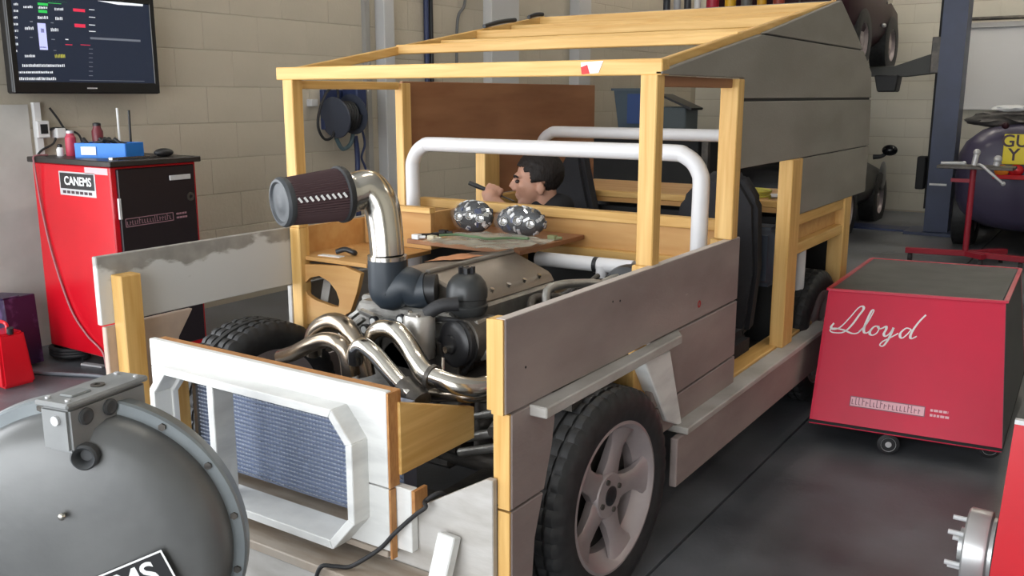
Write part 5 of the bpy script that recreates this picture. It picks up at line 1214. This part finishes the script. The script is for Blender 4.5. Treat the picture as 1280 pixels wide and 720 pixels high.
for nm, a_, b_, r_, lb in (('ratchet', (-.24, -.06, .8385), (-.07, -.03, .842), .014, 'chrome ratchet lying on the red stand tray'), ('socket_tool', (.0, .0, .826), (.012, .012, .93), .022, 'bright steel socket standing on the red stand tray'), ('long_spanner', (.08, -.10, .84), (.24, -.147, .70), .014, 'bright spanner hanging off the red stand tray'), ('steel_ball_joint', (.16, .02, .828), (.168, .02, .88), .025, 'small steel joint on the end of the red stand tray')):
    tb_ = MB().cyl(Vector((SX, SY, 0)) + Vector(a_), Vector((SX, SY, 0)) + Vector(b_), r_, 10)
    if nm == 'long_spanner': tb_ = MB().tube([Vector((SX, SY, 0)) + Vector(q) for q in ((.04, -.075, .836), (.06, -.115, .838), (.085, -.144, .828), (.12, -.145, .80), b_)], .0115, 10)
    tag(tb_.ball(Vector((SX, SY, 0)) + Vector(b_), r_ * 1.3, 10, 7).build(nm, SILV, None, smooth=40), lb, 'tool')

# ---- back bench, bin and shelf seen through the frame
wbn = thing('workbench', (-4.1, 8.3, 0), 'dark workbench against the left wall seen through the cab', 'workbench')
ZW = 1.06
MB().box((-4.97, 7.95, ZW - .05), (-3.15, 8.70, ZW)).build('bench_top', mat('grey_brown_bench', (.16, .145, .13), .6), wbn)
for x in (-4.93, -3.25):
    for y in (8.0, 8.6): MB().box((x, y, 0), (x + .06, y + .06, ZW - .05)).build('leg', STEELD, wbn)
MB().box((-4.84, 8.05, .30), (-3.25, 8.65, .33)).build('lower_shelf', STEELD, wbn)
MB().box((-4.80, 8.05, .332), (-3.30, 8.6, .99)).build('drawer_unit', DRK, wbn, bevel=.01)
bc0 = ay(796, 150, 8.3)
bi = thing('plastic_bin', (bc0.x, 8.3, ZW), 'blue-grey plastic bin on the dark workbench', 'bin')
mb = MB(); b_, t_ = .13, .17
mb.add([(-b_, -b_, 0), (b_, -b_, 0), (b_, b_, 0), (-b_, b_, 0), (-t_, -t_, .38), (t_, -t_, .38), (t_, t_, .38), (-t_, t_, .38)], [(0, 1, 2, 3), (0, 1, 5, 4), (1, 2, 6, 5), (2, 3, 7, 6), (3, 0, 4, 7)])
mb.xf(Matrix.Translation((bc0.x, 8.3, ZW))).build('shell', mat('blue_grey_plastic', (.07, .10, .13), .5), bi)
MB().ring([(bc0.x + a, 8.3 + b, ZW + .37) for a, b in ((-.19, -.19), (.19, -.19), (.19, .19), (-.19, .19))], [(bc0.x + a, 8.3 + b, ZW + .37) for a, b in ((-.165, -.165), (.165, -.165), (.165, .165), (-.165, .165))], (0, 0, .022)).build('rim', mat('blue_grey_plastic_rim', (.08, .11, .14), .5), bi)
MB().box((bc0.x - .02, 8.125, ZW + .06), (bc0.x + .12, 8.15, ZW + .34)).build('blue_label', mat('blue_bin_label', (.03, .07, .22), .5), bi)
ck = ay(846, 150, 8.3)
dk = thing('open_case', (ck.x, 8.3, ZW), 'dark open case with a raised sloping lid on the workbench', 'case')
MB().box((ck.x - .13, 8.2, ZW), (ck.x + .13, 8.5, ZW + .22)).build('case_body', mat('slate_plastic', (.07, .09, .10), .5), dk, bevel=.01)
MB().beam((ck.x - .12, 8.3, ZW + .33), (ck.x + .20, 8.3, ZW + .20), .28, .02).build('lid', BLKP, dk)
MB().box((ck.x - .17, 8.2, ZW), (ck.x - .13, 8.26, ZW + .50)).build('upright', BLKP, dk)
YS = 8.4; zs = ay(885, 15, YS).z; xa, xb = ay(826, 15, YS).x, ay(1000, 15, YS).x
sh = thing('hanging_shelf', ((xa + xb) / 2, YS, zs), 'narrow hanging shelf of bottles and cans beyond the timber roof frame', 'shelf')
MB().box((xa, YS - .12, zs - .03), (xb, YS + .11, zs)).build('board', PLYB, sh)
for x in (xa + .04, xb - .04):
    for y in (YS + .10,): MB().cyl((x, y, zs - .03), (x, y, ZC), .008, 8).build('hanger_rod', STEELD, sh)
for i, (px, r_, h, cl, lb) in enumerate(((836, .034, .24, (.02, .022, .03), 'black bottle at the end of the hanging shelf'), (849, .036, .22, (.35, .35, .36), 'grey bottle beside the black bottle on the hanging shelf'), (862, .034, .24, (.03, .03, .035), 'charcoal bottle beside the grey bottle on the hanging shelf'), (874, .030, .20, (.7, .7, .7), 'white bottle on the hanging shelf'),
                                          (893, .058, .25, (.40, .012, .04), 'big red can on the hanging shelf'), (915, .050, .24, (.75, .42, .02), 'yellow can beside the red can on the hanging shelf'), (935, .050, .22, (.12, .12, .11), 'dark grey can on the hanging shelf'), (954, .042, .23, (.70, .36, .02), 'orange-yellow bottle near the shelf end'), (975, .050, .23, (.30, .05, .03), 'dark red can at the far shelf end'))):
    p = (ay(px, 15, YS).x, YS - .05, zs); b = thing('bottle', p, lb, 'bottle')
    MB().lathe([(r_ * .92, 0), (r_, .01), (r_, h * .7), (r_ * .45, h * .86), (r_ * .4, h)], p, (0, 0, 1), 20).build('container', mat('container_%d' % i, cl, .4), b, smooth=30)
    MB().cyl((p[0], p[1], p[2] + h), (p[0], p[1], p[2] + h + .03), r_ * .45, 12).build('cap', BLKP, b, smooth=40)
# ---- loose black straps on the roof frame
def rail_top(y): return 1.460 + .1727 * (y - 2.40) + .0172
for y0, y1, lb in ((3.60, 3.86, 'flat black strap lying on the roof frame'), (3.98, 4.11, 'short black strap lying on the last roof beam')):
    tag(MB().tube([(-2.546, y0 + (y1 - y0) * t, rail_top(y0 + (y1 - y0) * t) + .009 + .006 * math.sin(t * 3.1)) for t in (0, .25, .5, .75, 1)], .010, 8).build('strap', BLKP, None, smooth=60), lb, 'strap')

# ---- ceiling strip lamps (unseen, added above the frame to brighten the room)
for x, y, wh in ((-2.6, 11.0, 'over the back of the black car'), (-1.0, 11.0, 'in front of the white wall board'), (-3.6, 5.5, 'between the hose reel and the timber vehicle'), (-3.6, 9.5, 'over the workbench'), (-.2, 9.3, 'over the purple car'), (1.8, 5.0, 'over the floor beyond the crimson trolley'), (-1.8, 3.0, 'straight above the timber vehicle')):
    la = thing('added_strip_lamp', (x, y, ZC), 'added unseen twin-tube ceiling lamp ' + wh, 'lamp', 'added ceiling strip lamps')
    MB().box((x - .09, y - .8, ZC - .06), (x + .09, y + .8, ZC)).build('fitting', WHITE, la)
    for dx in (-.05, .05): MB().cyl((x + dx, y - .75, ZC - .085), (x + dx, y + .75, ZC - .085), .014, 10).build('tube', mat('lit_tube', (1, .93, .82), .5, emit=34.0), la)
